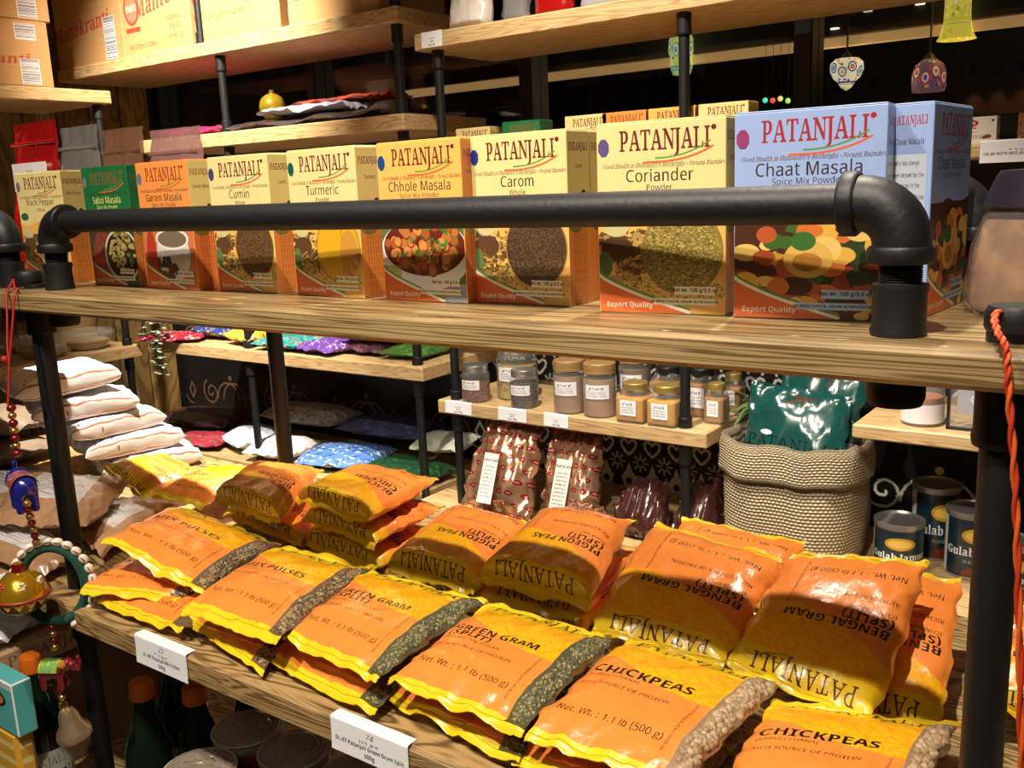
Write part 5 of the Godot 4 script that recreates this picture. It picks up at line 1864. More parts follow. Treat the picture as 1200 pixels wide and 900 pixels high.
	var fl := [
		["brown flour bag with a white printed label, topmost behind the post", [V(-0.24, -0.358, -0.03), V(-0.085, -0.362, -0.095), V(-0.25, -0.36, -0.275), V(-0.44, -0.355, -0.2)], 0.022],
		["brown flour bag on the board right behind the post", [V(-0.2, -0.397, -0.13), V(-0.062, -0.398, -0.1), V(-0.15, -0.398, -0.3), V(-0.31, -0.397, -0.26)], 0.018],
		["brown flour bag at the board edge behind the gold bell ball", [V(-0.34, -0.397, -0.01), V(-0.075, -0.398, -0.012), V(-0.085, -0.398, -0.095), V(-0.36, -0.397, -0.12)], 0.018],
		["brown flour bag farther left, mostly out of the picture", [V(-0.62, -0.397, -0.05), V(-0.4, -0.397, -0.06), V(-0.42, -0.397, -0.28), V(-0.63, -0.397, -0.27)], 0.02],
	]
	for k in fl.size():
		bag("flour_bag", fl[k][0], "bag", "brown flour bags beyond the post", fl[k][1], fl[k][2], ff, {"seed": 90.0 + k, "crinkle": 0.005, "body": "printed_film", "down": 0.8, "side": 3.5})
	for e in [[V(-0.82, -0.39, -0.3), "greyish brown sack of grain left of the white stack"], [V(-0.85, -0.338, -0.33), "greyish brown sack of grain lying on another, left of the white stack"]]:
		bag("grain_sack", e[1], "sack", "grain sacks left of the white stack", quad_at(e[0], 0.24, 0.2, 0.2), 0.026, mat(Color8(112, 96, 80), 0.6), {"seed": e[0].x * 10.0, "crinkle": 0.006, "body": "cloth"})


# ---------------------------------------------------------------- jars on the pine shelf by the window
func jar_shelf() -> void:
	var glass := mat(Color8(228, 228, 222), 0.04, {"alpha": 0.1})
	var steel := mat(Color8(190, 190, 188), 0.28, {"metal": 0.85})
	var gold := mat(Color8(160, 136, 74), 0.42, {"metal": 0.5})
	var black := mat(Color8(24, 24, 26), 0.35)
	var tanlid := mat(Color8(150, 118, 72), 0.45)
	var r := RandomNumberGenerator.new()
	r.seed = 33
	var lc := Cv.new(128, 72, Color8(228, 228, 232))
	for k in 4:
		lc.scrawl(22 + k * 20, 12, 13, 12, Color8(60, 60, 70), r)
	for k in 3:
		lc.scrawl(12, 32 + k * 11, 96, 5, Color8(120, 120, 130), r)
	var paper := mat(Color.WHITE, 0.55, {"tex": lc.tex()})
	var speck := func(cols: Array, sd: int) -> StandardMaterial3D:
		return mat(Color.WHITE, 0.85, {"tex": pattern_tex(cols, sd, 400), "uv": V(3, 2, 1)})
	# x, z, radius, height, lid, fill, label; square jars have four flat sides
	var jars := [
		[-0.168, -1.135, 0.034, 0.088, steel, speck.call([Color8(96, 46, 30), Color8(150, 80, 50), Color8(60, 30, 24)], 81), 0.7, "small clear jar of reddish spice with a steel lid at the shelf end"],
		[-0.028, -1.135, 0.033, 0.088, steel, speck.call([Color8(44, 34, 28), Color8(80, 62, 46), Color8(24, 20, 18)], 82), 0.9, "small clear jar of black seeds with a steel lid"],
		[-0.1, -1.21, 0.05, 0.13, steel, speck.call([Color8(150, 150, 70), Color8(196, 130, 70), Color8(110, 120, 50)], 83), 0.85, "tall clear jar of green and orange pieces behind the reddish one"],
		[0.055, -1.24, 0.05, 0.13, steel, speck.call([Color8(190, 180, 60), Color8(110, 80, 60), Color8(150, 150, 60)], 84), 0.85, "tall clear jar of yellow green buds behind the black seeds"],
		[0.092, -1.14, 0.036, 0.118, tanlid, mat(Color8(150, 116, 90), 0.95), 0.95, "tall jar of brown powder with a tan lid, left of its twin"],
		[0.17, -1.14, 0.037, 0.118, tanlid, mat(Color8(156, 122, 96), 0.95), 0.95, "tall jar of brown powder with a tan lid, right of its twin"],
		[0.205, -1.235, 0.036, 0.13, tanlid, mat(Color8(110, 80, 62), 0.95), 0.95, "tall jar of darker powder behind the square yellow jars"],
	]
	var n := 0
	for e in jars:
		var t := thing("spice_jar", e[7], "jar", V(e[0], -0.3918, e[1]), "jars on the pine jar shelf", 0.3 + 0.1 * (n % 3))
		var R: float = e[2]
		var H: float = e[3]
		var g := Mb.new()
		g.lathe([Vector2(0, 0), Vector2(R * 0.94, 0), Vector2(R, 0.004), Vector2(R, H * 0.74), Vector2(R * 0.86, H * 0.84), Vector2(R * 0.8, H * 0.86)], 28)
		part("glass", g, glass, t)
		var c := Mb.new()
		c.lathe([Vector2(0, 0.003), Vector2(R * 0.92, 0.003), Vector2(R * 0.95, 0.006), Vector2(R * 0.95, H * 0.74 * e[6]), Vector2(0, H * 0.76 * e[6])], 24)
		part("contents", c, e[5], t)
		var l := Mb.new()
		var lr := R * (0.9 if e[4] == steel else 0.97)
		l.lathe([Vector2(lr * 0.9, H * 0.8), Vector2(lr, H * 0.81), Vector2(lr, H * 0.86), Vector2(lr * 0.97, H * 0.87), Vector2(lr, H * 0.88), Vector2(lr, H * 0.98), Vector2(lr * 0.94, H), Vector2(0, H)], 28)
		part("lid", l, e[4], t)
		var p := Mb.new()
		var Pr := []
		for i in 2:
			var row := PackedVector3Array()
			for j in 9:
				var a := -0.9 + 1.5 * j / 8.0
				row.append(V(sin(a) * R * 1.012, H * (0.36 if i == 0 else 0.62), cos(a) * R * 1.012))
			Pr.append(row)
		p.grid(Pr)
		part("paper_label", p, paper, t)
		n += 1
	var yellow := mat(Color8(190, 136, 24), 0.9)
	var amber := mat(Color8(150, 100, 30), 0.9)
	for e in [[0.262, -1.132, "square jar of yellow powder with a gold lid, left of its twin", yellow, gold], [0.335, -1.132, "square jar of yellow powder with a gold lid, beside the pipe", yellow, gold], [0.29, -1.23, "square jar with a black lid behind the yellow jars", amber, black], [0.365, -1.24, "square jar with a black lid in the second row beside the pipe", amber, black], [0.41, -1.3, "square amber jar at the back of the jar shelf", amber, gold], [0.42, -1.19, "square amber jar right of the pipe at the shelf end", amber, gold]]:
		var t := thing("square_jar", e[2], "jar", V(e[0], -0.3918, e[1]), "square spice jars on the pine jar shelf", 0.0)
		var w := 0.034 if e[0] < 0.4 else 0.022
		var h := 0.066 if e[4] == gold else 0.085
		var rr := []
		for lv in [[0.0, 0.9], [0.003, 1.0], [h * 0.84, 1.0], [h, 0.74], [h + 0.006, 0.7]]:
			var row := PackedVector3Array()
			for j in 33:
				var a := TAU * j / 32.0
				var q := pow(pow(absf(cos(a)), 6.0) + pow(absf(sin(a)), 6.0), -1.0 / 6.0)
				row.append(V(cos(a) * q * w * lv[1], lv[0], -sin(a) * q * w * lv[1]))
			rr.append(row)
		var g := Mb.new()
		g.grid(rr, [], true)
		part("glass", g, glass, t)
		var c := Mb.new()
		c.box(V(-w * 0.93, 0.003, -w * 0.93), V(w * 0.93, h * 0.84, w * 0.93), 0.004)
		part("powder", c, e[3], t)
		var l := Mb.new()
		l.lathe([Vector2(w * 0.74, h + 0.001), Vector2(w * 0.8, h + 0.002), Vector2(w * 0.8, h + 0.016), Vector2(w * 0.74, h + 0.018), Vector2(0, h + 0.018)], 26)
		part("lid", l, e[4], t)
		var p := Mb.new()
		p.box(V(-w * 0.55, h * 0.26, w), V(w * 0.55, h * 0.76, w + 0.0006))
		part("paper_label", p, paper, t)


# ---------------------------------------------------------------- below the orange bags
func under_shelf() -> void:
	var green := mat(Color8(14, 28, 16), 0.06, {"coat": 0.6, "coat_rough": 0.04})
	var capm := mat(Color8(216, 106, 22), 0.45)
	var lc := Cv.new(512, 128, Color8(206, 214, 206))
	for k in 2:
		lc.text(serif, "PATANJALI", 30, 128 + k * 256, 28, Color8(120, 126, 120))
		lc.text(serif_b, "AAM PANNA", 40, 128 + k * 256, 66, Color8(40, 60, 44))
		lc.ell(128 + k * 256, 116, 60, 18, Color8(120, 160, 70))
	var paper := mat(Color.WHITE, 0.5, {"tex": lc.tex()})
	var g := "dark green bottles on the lowest board"
	var spots := [[-0.225, -0.055, "dark green bottle with an orange cap left of the hanging bell"], [0.0, -0.1, "dark green bottle with an orange cap behind the hanging bell"], [-0.05, -0.185, "dark green bottle with an orange cap just beside the post"], [0.078, -0.135, "dark green bottle with its cap hidden by the mix pulses price label"], [-0.14, -0.25, "dark green bottle at the back, cap close under the board"], [0.07, -0.24, "dark green bottle at the back of the row behind the red jars"]]
	for e in spots:
		var t := thing("bottle", e[2], "bottle", V(e[0], -0.8498, e[1]), g, 0.9)
		var b := Mb.new()
		b.lathe([Vector2(0, 0), Vector2(0.036, 0), Vector2(0.038, 0.004), Vector2(0.038, 0.13), Vector2(0.034, 0.165), Vector2(0.024, 0.2), Vector2(0.0165, 0.225), Vector2(0.015, 0.24), Vector2(0.0155, 0.252), Vector2(0, 0.252)], 26)
		part("glass", b, green, t)
		var c := Mb.new()
		c.lathe([Vector2(0.0175, 0.244), Vector2(0.0185, 0.246), Vector2(0.0175, 0.266), Vector2(0.0155, 0.27), Vector2(0, 0.271)], 24)
		part("cap", c, capm, t, "orange cap")
		var l := Mb.new()
		l.lathe([Vector2(0.0384, 0.03), Vector2(0.0384, 0.12)], 26)
		part("paper_label", l, paper, t)
	var redm := mat(Color.WHITE, 0.25, {"tex": noise_tex(0.03, 55, [[0.3, Color8(96, 24, 14)], [0.7, Color8(150, 48, 22)]], 256), "tri": V(8, 8, 8), "coat": 0.5})
	var film := mat(Color8(146, 132, 118), 0.12, {"coat": 0.9, "coat_rough": 0.05, "bump": noise_tex(0.02, 56, [], 256, FastNoiseLite.TYPE_SIMPLEX_SMOOTH, 3, 20.0), "deep": 0.5})
	for e in [[0.17, -0.15, "red jar with a glossy film lid farthest under the board"], [0.268, -0.15, "red jar with a glossy crinkled film lid in the middle of the back row"], [0.38, -0.155, "red jar with a film lid below the label marked 74"], [0.195, -0.052, "red jar with a film lid in front, beside the bottles"], [0.3, -0.055, "red jar with a film lid in front, cut by the picture edge"], [0.485, -0.15, "red jar with a film lid hidden mostly behind the label marked 74"]]:
		var t := thing("preserve_jar", e[2], "jar", V(e[0], -0.8498, e[1]), "red preserve jars on the lowest board")
		var b := Mb.new()
		b.lathe([Vector2(0, 0), Vector2(0.044, 0), Vector2(0.046, 0.004), Vector2(0.046, 0.2), Vector2(0.044, 0.212)], 30)
		part("jar_body", b, redm, t)
		var l := Mb.new()
		l.lathe([Vector2(0.0455, 0.205), Vector2(0.048, 0.207), Vector2(0.048, 0.222), Vector2(0.045, 0.226), Vector2(0.03, 0.227), Vector2(0, 0.225)], 30)
		part("film_lid", l, film, t, "lid wrapped in clear film")
		var rim := Mb.new()
		rim.tube(range(33).map(func(k): return V(cos(TAU * k / 32.0) * 0.0478, 0.2225, sin(TAU * k / 32.0) * 0.0478)), 0.0016, 6, false)
		part("rim", rim, mat(Color8(190, 180, 170), 0.2, {"coat": 0.5}), t)
	# things left of the bottles
	var tan := thing("display_box", "long tan box with PATANJALI on its side, below the flour bags", "box", V(-0.44, -0.637, -0.12))
	var tc := Cv.new(512, 64, Color8(196, 164, 122))
	tc.text(serif, "PATANJALI", 44, 200, 32, Color8(110, 80, 50))
	var tb := Mb.new()
	tb.box(V(-0.14, 0, -0.2), V(0.14, 0.04, 0.12), 0.002)
	part("box_body", tb, mat(Color.WHITE, 0.6, {"tex": tc.tex()}), tan)
	var st := thing("carton", "plain carton carrying the tan display box", "carton", V(-0.44, -0.8498, -0.14), "brown shipping cartons")
	var sm := Mb.new()
	sm.box(V(-0.12, 0, -0.2), V(0.12, 0.2125, 0.1), 0.002)
	part("carton_body", sm, mat(Color8(120, 92, 60), 0.8), st)
	for k in 2:
		bag("white_packet", ["white plastic packet lying on the tan box", "white plastic packet behind, on the tan box"][k], "packet", "white packets on the tan box", quad_at(V(-0.41 - 0.02 * k, -0.575 + 0.002 * k, -0.08 - 0.15 * k), 0.19, 0.13, 0.2), 0.022, mat(Color8(214, 212, 216), 0.3, {"coat": 0.5}), {"seed": 110.0 + k, "crinkle": 0.008, "body": "film"})
	var te := thing("teal_box", "turquoise box with a dark oval print standing on the yellow striped packet", "box", V(-0.2, -0.6575, 0.018), "", 0.0)
	var tec := Cv.new(128, 160, Color8(96, 190, 190))
	tec.ell(64, 60, 40, 30, Color8(60, 30, 30))
	tec.ell(64, 60, 32, 22, Color8(206, 140, 90))
	tec.rect(0, 0, 128, 18, Color8(236, 236, 236))
	for k in 16:
		tec.rect(k * 8, 2, 2, 14, Color8(70, 70, 74))
	var tem := Mb.new()
	tem.box(V(-0.06, 0, -0.03), V(0.06, 0.085, 0.0), 0.002, Transform3D(), {"right": Rect2(0.02, 0.7, 0.2, 0.2), "top": Rect2(0.02, 0.7, 0.2, 0.2)})
	part("box_body", tem, mat(Color.WHITE, 0.4, {"tex": tec.tex(), "coat": 0.3}), te)
	var yb := thing("striped_packet", "yellow striped packet under the turquoise box in the picture corner", "packet", V(-0.215, -0.8498, 0.004))
	var yc := Cv.new(64, 128, Color8(226, 170, 60))
	for k in 7:
		yc.rect(0, 8 + k * 18, 64, 7, Color8(246, 220, 140))
	var ym := Mb.new()
	ym.box(V(-0.06, 0, -0.016), V(0.06, 0.192, 0.014), 0.006)
	part("packet_body", ym, mat(Color.WHITE, 0.35, {"tex": yc.tex(), "coat": 0.4}), yb)
	# crumpled things at the near end beyond the post
	bag("clear_bag", "clear crumpled bag of pale chips beyond the near post", "bag", "", quad_at(V(1.2, -0.395, -0.1), 0.12, 0.14, 0.3), 0.022, mat(Color8(196, 176, 160), 0.2, {"coat": 0.8}), {"seed": 120.0, "crinkle": 0.008, "body": "film"})
	bag("yellow_bag", "yellow bag end just beyond the near post", "bag", "", quad_at(V(1.22, -0.355, -0.26), 0.14, 0.16, 0.1), 0.022, mat(YELLOW, 0.3, {"coat": 0.5}), {"seed": 121.0, "crinkle": 0.004, "body": "film"})


# ---------------------------------------------------------------- hanging ornaments
# distance field -> one closed mesh (surface nets)
func field_mesh(f: Callable, lo: Vector3, hi: Vector3, cell: float) -> Mb:
	var nx := int((hi.x - lo.x) / cell) + 1
	var ny := int((hi.y - lo.y) / cell) + 1
	var nzz := int((hi.z - lo.z) / cell) + 1
	var d := PackedFloat32Array()
	d.resize(nx * ny * nzz)
	var k := 0
	for z in nzz:
		for y in ny:
			for x in nx:
				d[k] = f.call(lo + Vector3(x, y, z) * cell)
				k += 1
	var at_ := func(x: int, y: int, z: int) -> float:
		return d[(z * ny + y) * nx + x]
	var ids := {}
	var mb := Mb.new()
	for z in nzz - 1:
		for y in ny - 1:
			for x in nx - 1:
				var sum := Vector3.ZERO
				var cnt := 0
				var base := (z * ny + y) * nx + x
				var v8 := [d[base], d[base + 1], d[base + nx], d[base + nx + 1], d[base + nx * ny], d[base + nx * ny + 1], d[base + nx * ny + nx], d[base + nx * ny + nx + 1]]
				var neg := 0
				for q in v8:
					if q < 0.0:
						neg += 1
				if neg == 0 or neg == 8:
					continue
				for e in [[0, 1], [2, 3], [4, 5], [6, 7], [0, 2], [1, 3], [4, 6], [5, 7], [0, 4], [1, 5], [2, 6], [3, 7]]:
					var a: float = v8[e[0]]
					var b: float = v8[e[1]]
					if (a < 0.0) != (b < 0.0):
						var t := a / (a - b)
						var pa := Vector3(e[0] & 1, (e[0] >> 1) & 1, e[0] >> 2)
						var pb := Vector3(e[1] & 1, (e[1] >> 1) & 1, e[1] >> 2)
						sum += pa.lerp(pb, t)
						cnt += 1
				var p := lo + (Vector3(x, y, z) + sum / cnt) * cell
				ids[base] = mb.v.size()
				mb.v.append(p)
				var h := cell * 0.5
				mb.n.append(Vector3(f.call(p + Vector3(h, 0, 0)) - f.call(p - Vector3(h, 0, 0)), f.call(p + Vector3(0, h, 0)) - f.call(p - Vector3(0, h, 0)), f.call(p + Vector3(0, 0, h)) - f.call(p - Vector3(0, 0, h))).normalized())
				mb.t.append(Vector2((p.x - lo.x) / (hi.x - lo.x), (p.y - lo.y) / (hi.y - lo.y)))
	for z in range(1, nzz - 1):
		for y in range(1, ny - 1):
			for x in range(1, nx - 1):
				var c := (z * ny + y) * nx + x
				for ax in 3:
					var o: int = [1, nx, nx * ny][ax]
					var u: int = [nx, nx * ny, 1][ax]
					var w: int = [nx * ny, 1, nx][ax]
					if (d[c] < 0.0) != (d[c + o] < 0.0):
						var q := [ids.get(c, -1), ids.get(c - u, -1), ids.get(c - u - w, -1), ids.get(c - w, -1)]
						if q.has(-1):
							continue
						if d[c] < 0.0:
							mb.ix.append_array(PackedInt32Array([q[0], q[2], q[1], q[0], q[3], q[2]]))
						else:
							mb.ix.append_array(PackedInt32Array([q[0], q[1], q[2], q[0], q[2], q[3]]))
	return mb


func capsule(p: Vector3, a: Vector3, b: Vector3, ra: float, rb: float) -> float:
	var ab := b - a
	var t := clampf((p - a).dot(ab) / ab.length_squared(), 0.0, 1.0)
	return (p - a - ab * t).length() - lerpf(ra, rb, t)


func smin(a: float, b: float, k: float) -> float:
	var h := clampf(0.5 + 0.5 * (b - a) / k, 0.0, 1.0)
	return lerpf(b, a, h) - k * h * (1.0 - h)


# elephant about 1 unit long, looking to +x, feet at y = 0
func elephant_field(p: Vector3) -> float:
	var z := absf(p.z)
	var q := Vector3(p.x, p.y, z)
	var d := capsule(q, V(-0.2, 0.52, 0), V(0.12, 0.54, 0), 0.25, 0.24)
	d = smin(d, capsule(q, V(-0.3, 0.4, 0.13), V(-0.3, 0.06, 0.14), 0.1, 0.085), 0.06)
	d = smin(d, capsule(q, V(0.16, 0.4, 0.13), V(0.17, 0.06, 0.14), 0.1, 0.085), 0.06)
	d = smin(d, capsule(q, V(0.34, 0.66, 0), V(0.42, 0.64, 0), 0.17, 0.13), 0.06)
	d = smin(d, capsule(q, V(0.48, 0.56, 0), V(0.6, 0.52, 0), 0.08, 0.06), 0.05)
	d = smin(d, capsule(q, V(0.6, 0.52, 0), V(0.66, 0.7, 0), 0.06, 0.045), 0.03)
	d = smin(d, capsule(q, V(0.66, 0.7, 0), V(0.62, 0.86, 0), 0.045, 0.06), 0.03)
	d = smin(d, capsule(q, V(0.26, 0.72, 0.17), V(0.2, 0.56, 0.24), 0.06, 0.05), 0.03)
	d = smin(d, capsule(q, V(-0.44, 0.6, 0), V(-0.5, 0.36, 0), 0.03, 0.02), 0.03)
	return d


func ornaments() -> void:
	var redc := mat(Color8(176, 30, 20), 0.6)
	var redb := mat(Color8(120, 14, 20), 0.25, {"metal": 0.3, "coat": 0.8})
	var goldb := mat(Color8(206, 160, 92), 0.25, {"metal": 0.85})
	var t := thing("bead_hanging", "hanging string of red and gold beads with elephants, cowrie ring and bells", "ornament", V(0.0, 0.0, 0.03), "", 0.95)
	var L := func(x: float, y: float, z := 0.0) -> Vector3:
		return V(x, y, z)
	# double red cord from the pipe cap over the board edge
	for e in [-0.006, 0.006]:
		var c := Mb.new()
		c.tube([L.call(-0.05, 0.012, -0.058), L.call(-0.03 + e, 0.005, -0.045), L.call(0.0 + e * 2.0, 0.0035, -0.03), L.call(0.003 + e * 1.6, -0.006, -0.024), L.call(0.004 + e * 1.2, -0.03, -0.02), L.call(0.005 + e * 0.6, -0.07, -0.012), L.call(0.005, -0.085, -0.01), L.call(0.006, -0.14, 0.0)], 0.0014, 6)
		var cp := part("cord", c, redc, t)
		cp.transform.basis = Basis(Vector3.UP, -0.95)
	var kn := Mb.new()
	kn.ball(L.call(0.005, -0.082, -0.01), V(0.004, 0.005, 0.004), 8, 6)
	part("knot", kn, redc, t)
	var bead := func(y: float, k: int, r: float, x: float) -> void:
		var b := Mb.new()
		b.ball(V(x, y, 0), V(r, r * 0.92, r), 14, 10)
		part("bead", b, goldb if k % 2 else redb, t)
	var y := -0.143
	for k in 7:
		bead.call(y, k, 0.0058 if k % 2 == 0 else 0.0052, 0.006 - 0.0002 * k)
		y -= 0.0098
	# blue elephant seen from behind
	var em := field_mesh(elephant_field, V(-0.62, -0.06, -0.36), V(0.78, 0.96, 0.36), 0.034)
	var eb := part("blue_elephant", em, mat(Color8(28, 34, 120), 0.16, {"coat": 0.9, "coat_rough": 0.04}), t, "glossy blue elephant figure with a red saddle cloth", V(0.005, -0.276, 0.0))
	eb.transform.basis = Basis(Vector3.UP, 1.9).scaled(Vector3.ONE * 0.062)
	var sd := Mb.new()
	var S := []
	for i in 9:
		var row := PackedVector3Array()
		for j in 13:
			var a := -1.5 + 3.0 * j / 12.0
			row.append(V(-0.34 + 0.5 * i / 8.0, 0.52 + cos(a) * 0.272, -sin(a) * 0.272))
		S.append(row)
	sd.grid(S, [], false, true)
	part("saddle_cloth", sd, mat(Color.WHITE, 0.3, {"tex": pattern_tex([Color8(150, 60, 60), Color8(226, 180, 170), Color8(80, 120, 170)], 99, 60), "coat": 0.4}), eb, "red patterned saddle cloth")
	y = -0.262
	for k in 7:
		var b := Mb.new()
		b.ball(V(0.012, y, 0.026 - k * 0.0035), V(0.0052, 0.005, 0.0052), 12, 8)
		part("bead", b, redb if k % 2 else goldb, t)
		y -= 0.0098
	# green ring set with cowrie shells
	var rc := V(0.024, -0.384, 0.0)
	var ringp := []
	for k in 41:
		var a := TAU * k / 40.0
		ringp.append(rc + V(sin(a) * 0.04, cos(a) * 0.052, 0.01 * sin(a)))
	var rm := Mb.new()
	rm.tube(ringp, 0.0068, 12, false)
	var ring := part("ring", rm, mat(Color8(12, 66, 50), 0.85, {"rim": 0.4}), t, "dark green cloth-wound ring")
	var shell := mat(Color8(226, 214, 200), 0.25, {"coat": 0.5})
	var slit := mat(Color8(110, 84, 66), 0.6)
	for k in 17:
		var a := -1.2 + 3.9 * k / 16.0
		var c := rc + V(sin(a) * 0.0495, cos(a) * 0.0615, 0.004 + 0.01 * sin(a))
		var b := Basis(Vector3.BACK, -a)
		var m := Mb.new()
		m.ball(Vector3.ZERO, V(0.0074, 0.0058, 0.005), 12, 8, Transform3D(b, c))
		var sh := part("cowrie_shell", m, shell, ring, "white cowrie shell")
		var s := Mb.new()
		s.ball(Vector3.ZERO, V(0.0052, 0.0009, 0.0008), 8, 4, Transform3D(b, c + V(0, 0, 0.0047)))
		# the slit of the shell stays on the ring's level: one mesh per shell
		part("shell_slit", s, slit, ring)
	# painted jingle bell inside the ring
	var bc := V(-0.012, -0.386, 0.012)
	var up := Mb.new()
	up.lathe([Vector2(0.033, 0.0), Vector2(0.0325, 0.006), Vector2(0.027, 0.02), Vector2(0.017, 0.029), Vector2(0.007, 0.032), Vector2(0.0055, 0.035), Vector2(0.0055, 0.043), Vector2(0, 0.044)], 32, Transform3D(Basis(), bc))
	var bell := part("jingle_bell", up, mat(Color8(214, 168, 36), 0.2, {"metal": 0.75, "coat": 0.6}), t, "round gold jingle bell painted with flowers and zigzags")
	var lo := Mb.new()
	lo.lathe([Vector2(0, -0.026), Vector2(0.014, -0.0245), Vector2(0.026, -0.016), Vector2(0.032, -0.006), Vector2(0.0335, -0.001), Vector2(0.033, 0.0)], 32, Transform3D(Basis(), bc))
	part("lower_shell", lo, mat(Color8(150, 120, 60), 0.18, {"metal": 0.9}), bell)
	var bandm := Mb.new()
	bandm.tube(range(33).map(func(k): return bc + V(cos(TAU * k / 32.0) * 0.0336, 0.0, sin(TAU * k / 32.0) * 0.0336)), 0.0017, 8, false)
	part("painted_band", bandm, mat(Color8(150, 40, 40), 0.4), bell, "dark red band with white dots")
	var zig := Mb.new()
	for k in 14:
		var a0 := TAU * k / 14.0
		var a1 := TAU * (k + 1) / 14.0
		var am := (a0 + a1) / 2
		zig.tri(bc + V(cos(a1) * 0.0338, -0.0015, sin(a1) * 0.0338), bc + V(cos(a0) * 0.0338, -0.0015, sin(a0) * 0.0338), bc + V(cos(am) * 0.0312, -0.0115, sin(am) * 0.0312))
	part("painted_zigzag", zig, mat(Color8(226, 176, 40), 0.3), bell, "yellow painted zigzag")
	for fl in [[0.4, Color8(236, 232, 220)], [1.35, Color8(240, 226, 190)], [2.4, Color8(190, 60, 50)]]:
		var m := Mb.new()
		for k in 6:
			var a := TAU * k / 6.0
			var ang: float = fl[0] + cos(a) * 0.12
			m.ball(bc + V(cos(ang) * 0.0272, 0.0195 + sin(a) * 0.004, sin(ang) * 0.0272), V(0.0022, 0.0022, 0.0022), 7, 5)
		part("painted_flower", m, mat(fl[1], 0.4), bell)
	var cap := Mb.new()
	cap.lathe([Vector2(0.0075, 0.031), Vector2(0.0085, 0.034), Vector2(0.007, 0.042), Vector2(0, 0.0445)], 16, Transform3D(Basis(), bc))
	part("bell_cap", cap, redb, bell)
	# beads, red elephant, small bell
	y = -0.443
	for k in 4:
		bead.call(y, k, 0.0055, 0.014)
		y -= 0.0095
	var er := part("red_elephant", em, mat(Color8(120, 26, 34), 0.16, {"coat": 0.9, "coat_rough": 0.04}), t, "glossy dark red elephant figure with a green saddle cloth", V(0.012, -0.53, 0.0))
	er.transform.basis = Basis(Vector3.UP, -0.4).scaled(Vector3.ONE * 0.052)
	part("saddle_cloth", sd, mat(Color.WHITE, 0.3, {"tex": pattern_tex([Color8(120, 170, 70), Color8(90, 130, 190), Color8(226, 206, 90)], 98, 50), "coat": 0.4}), er, "green saddle cloth with blue dots")
	var ear := Mb.new()
	ear.ball(Vector3.ZERO, V(0.1, 0.13, 0.03), 10, 8, Transform3D(Basis(Vector3.UP, 0.5), V(0.28, 0.74, 0.2)))
	part("painted_ear", ear, mat(Color8(206, 150, 60), 0.3, {"coat": 0.5}), er)
	bead.call(-0.534, 0, 0.0056, 0.014)
	bead.call(-0.545, 1, 0.0052, 0.014)
	var loop := Mb.new()
	loop.tube(range(21).map(func(k): return V(0.014 + cos(TAU * k / 20.0) * 0.005, -0.557 + sin(TAU * k / 20.0) * 0.006, 0)), 0.0012, 6, false)
	part("loop", loop, goldb, t)
	var hb := Mb.new()
	hb.lathe([Vector2(0.0215, -0.046), Vector2(0.0235, -0.044), Vector2(0.0225, -0.034), Vector2(0.015, -0.024), Vector2(0.0125, -0.01), Vector2(0.009, -0.003), Vector2(0, 0.0)], 28, Transform3D(Basis(Vector3.BACK, 0.16), V(0.016, -0.561, 0)))
	part("hand_bell", hb, mat(Color8(214, 184, 146), 0.26, {"metal": 0.8, "coat": 0.5}), t, "small brass bell at the bottom")

	# orange cord at the near end
	var oc := thing("orange_cord", "orange red twisted cord hanging from the near post cap", "cord", V(1.115, 0.0, 0.0))
	var path := [V(-0.005, 0.02, -0.045), V(-0.008, 0.019, -0.02), V(-0.003, 0.012, 0.0), V(0.003, 0.004, 0.008), V(0.006, -0.02, 0.01), V(0.012, -0.07, 0.009), V(0.018, -0.14, 0.008), V(0.026, -0.245, 0.008), V(0.03, -0.32, 0.008)]
	var fine := []
	for i in path.size() - 1:
		for k in 8:
			var q := k / 8.0
			fine.append(path[i].cubic_interpolate(path[i + 1], path[maxi(i - 1, 0)], path[mini(i + 2, path.size() - 1)], q))
	for s in 2:
		var tw := []
		for i in fine.size():
			var a: float = i * 1.1 + s * PI
			tw.append(fine[i] + V(cos(a), 0, sin(a)) * 0.0012)
		var m := Mb.new()
		m.tube(tw, 0.0014, 6)
		part("strand", m, mat([Color8(190, 50, 16), Color8(214, 90, 30)][s], 0.6), oc)


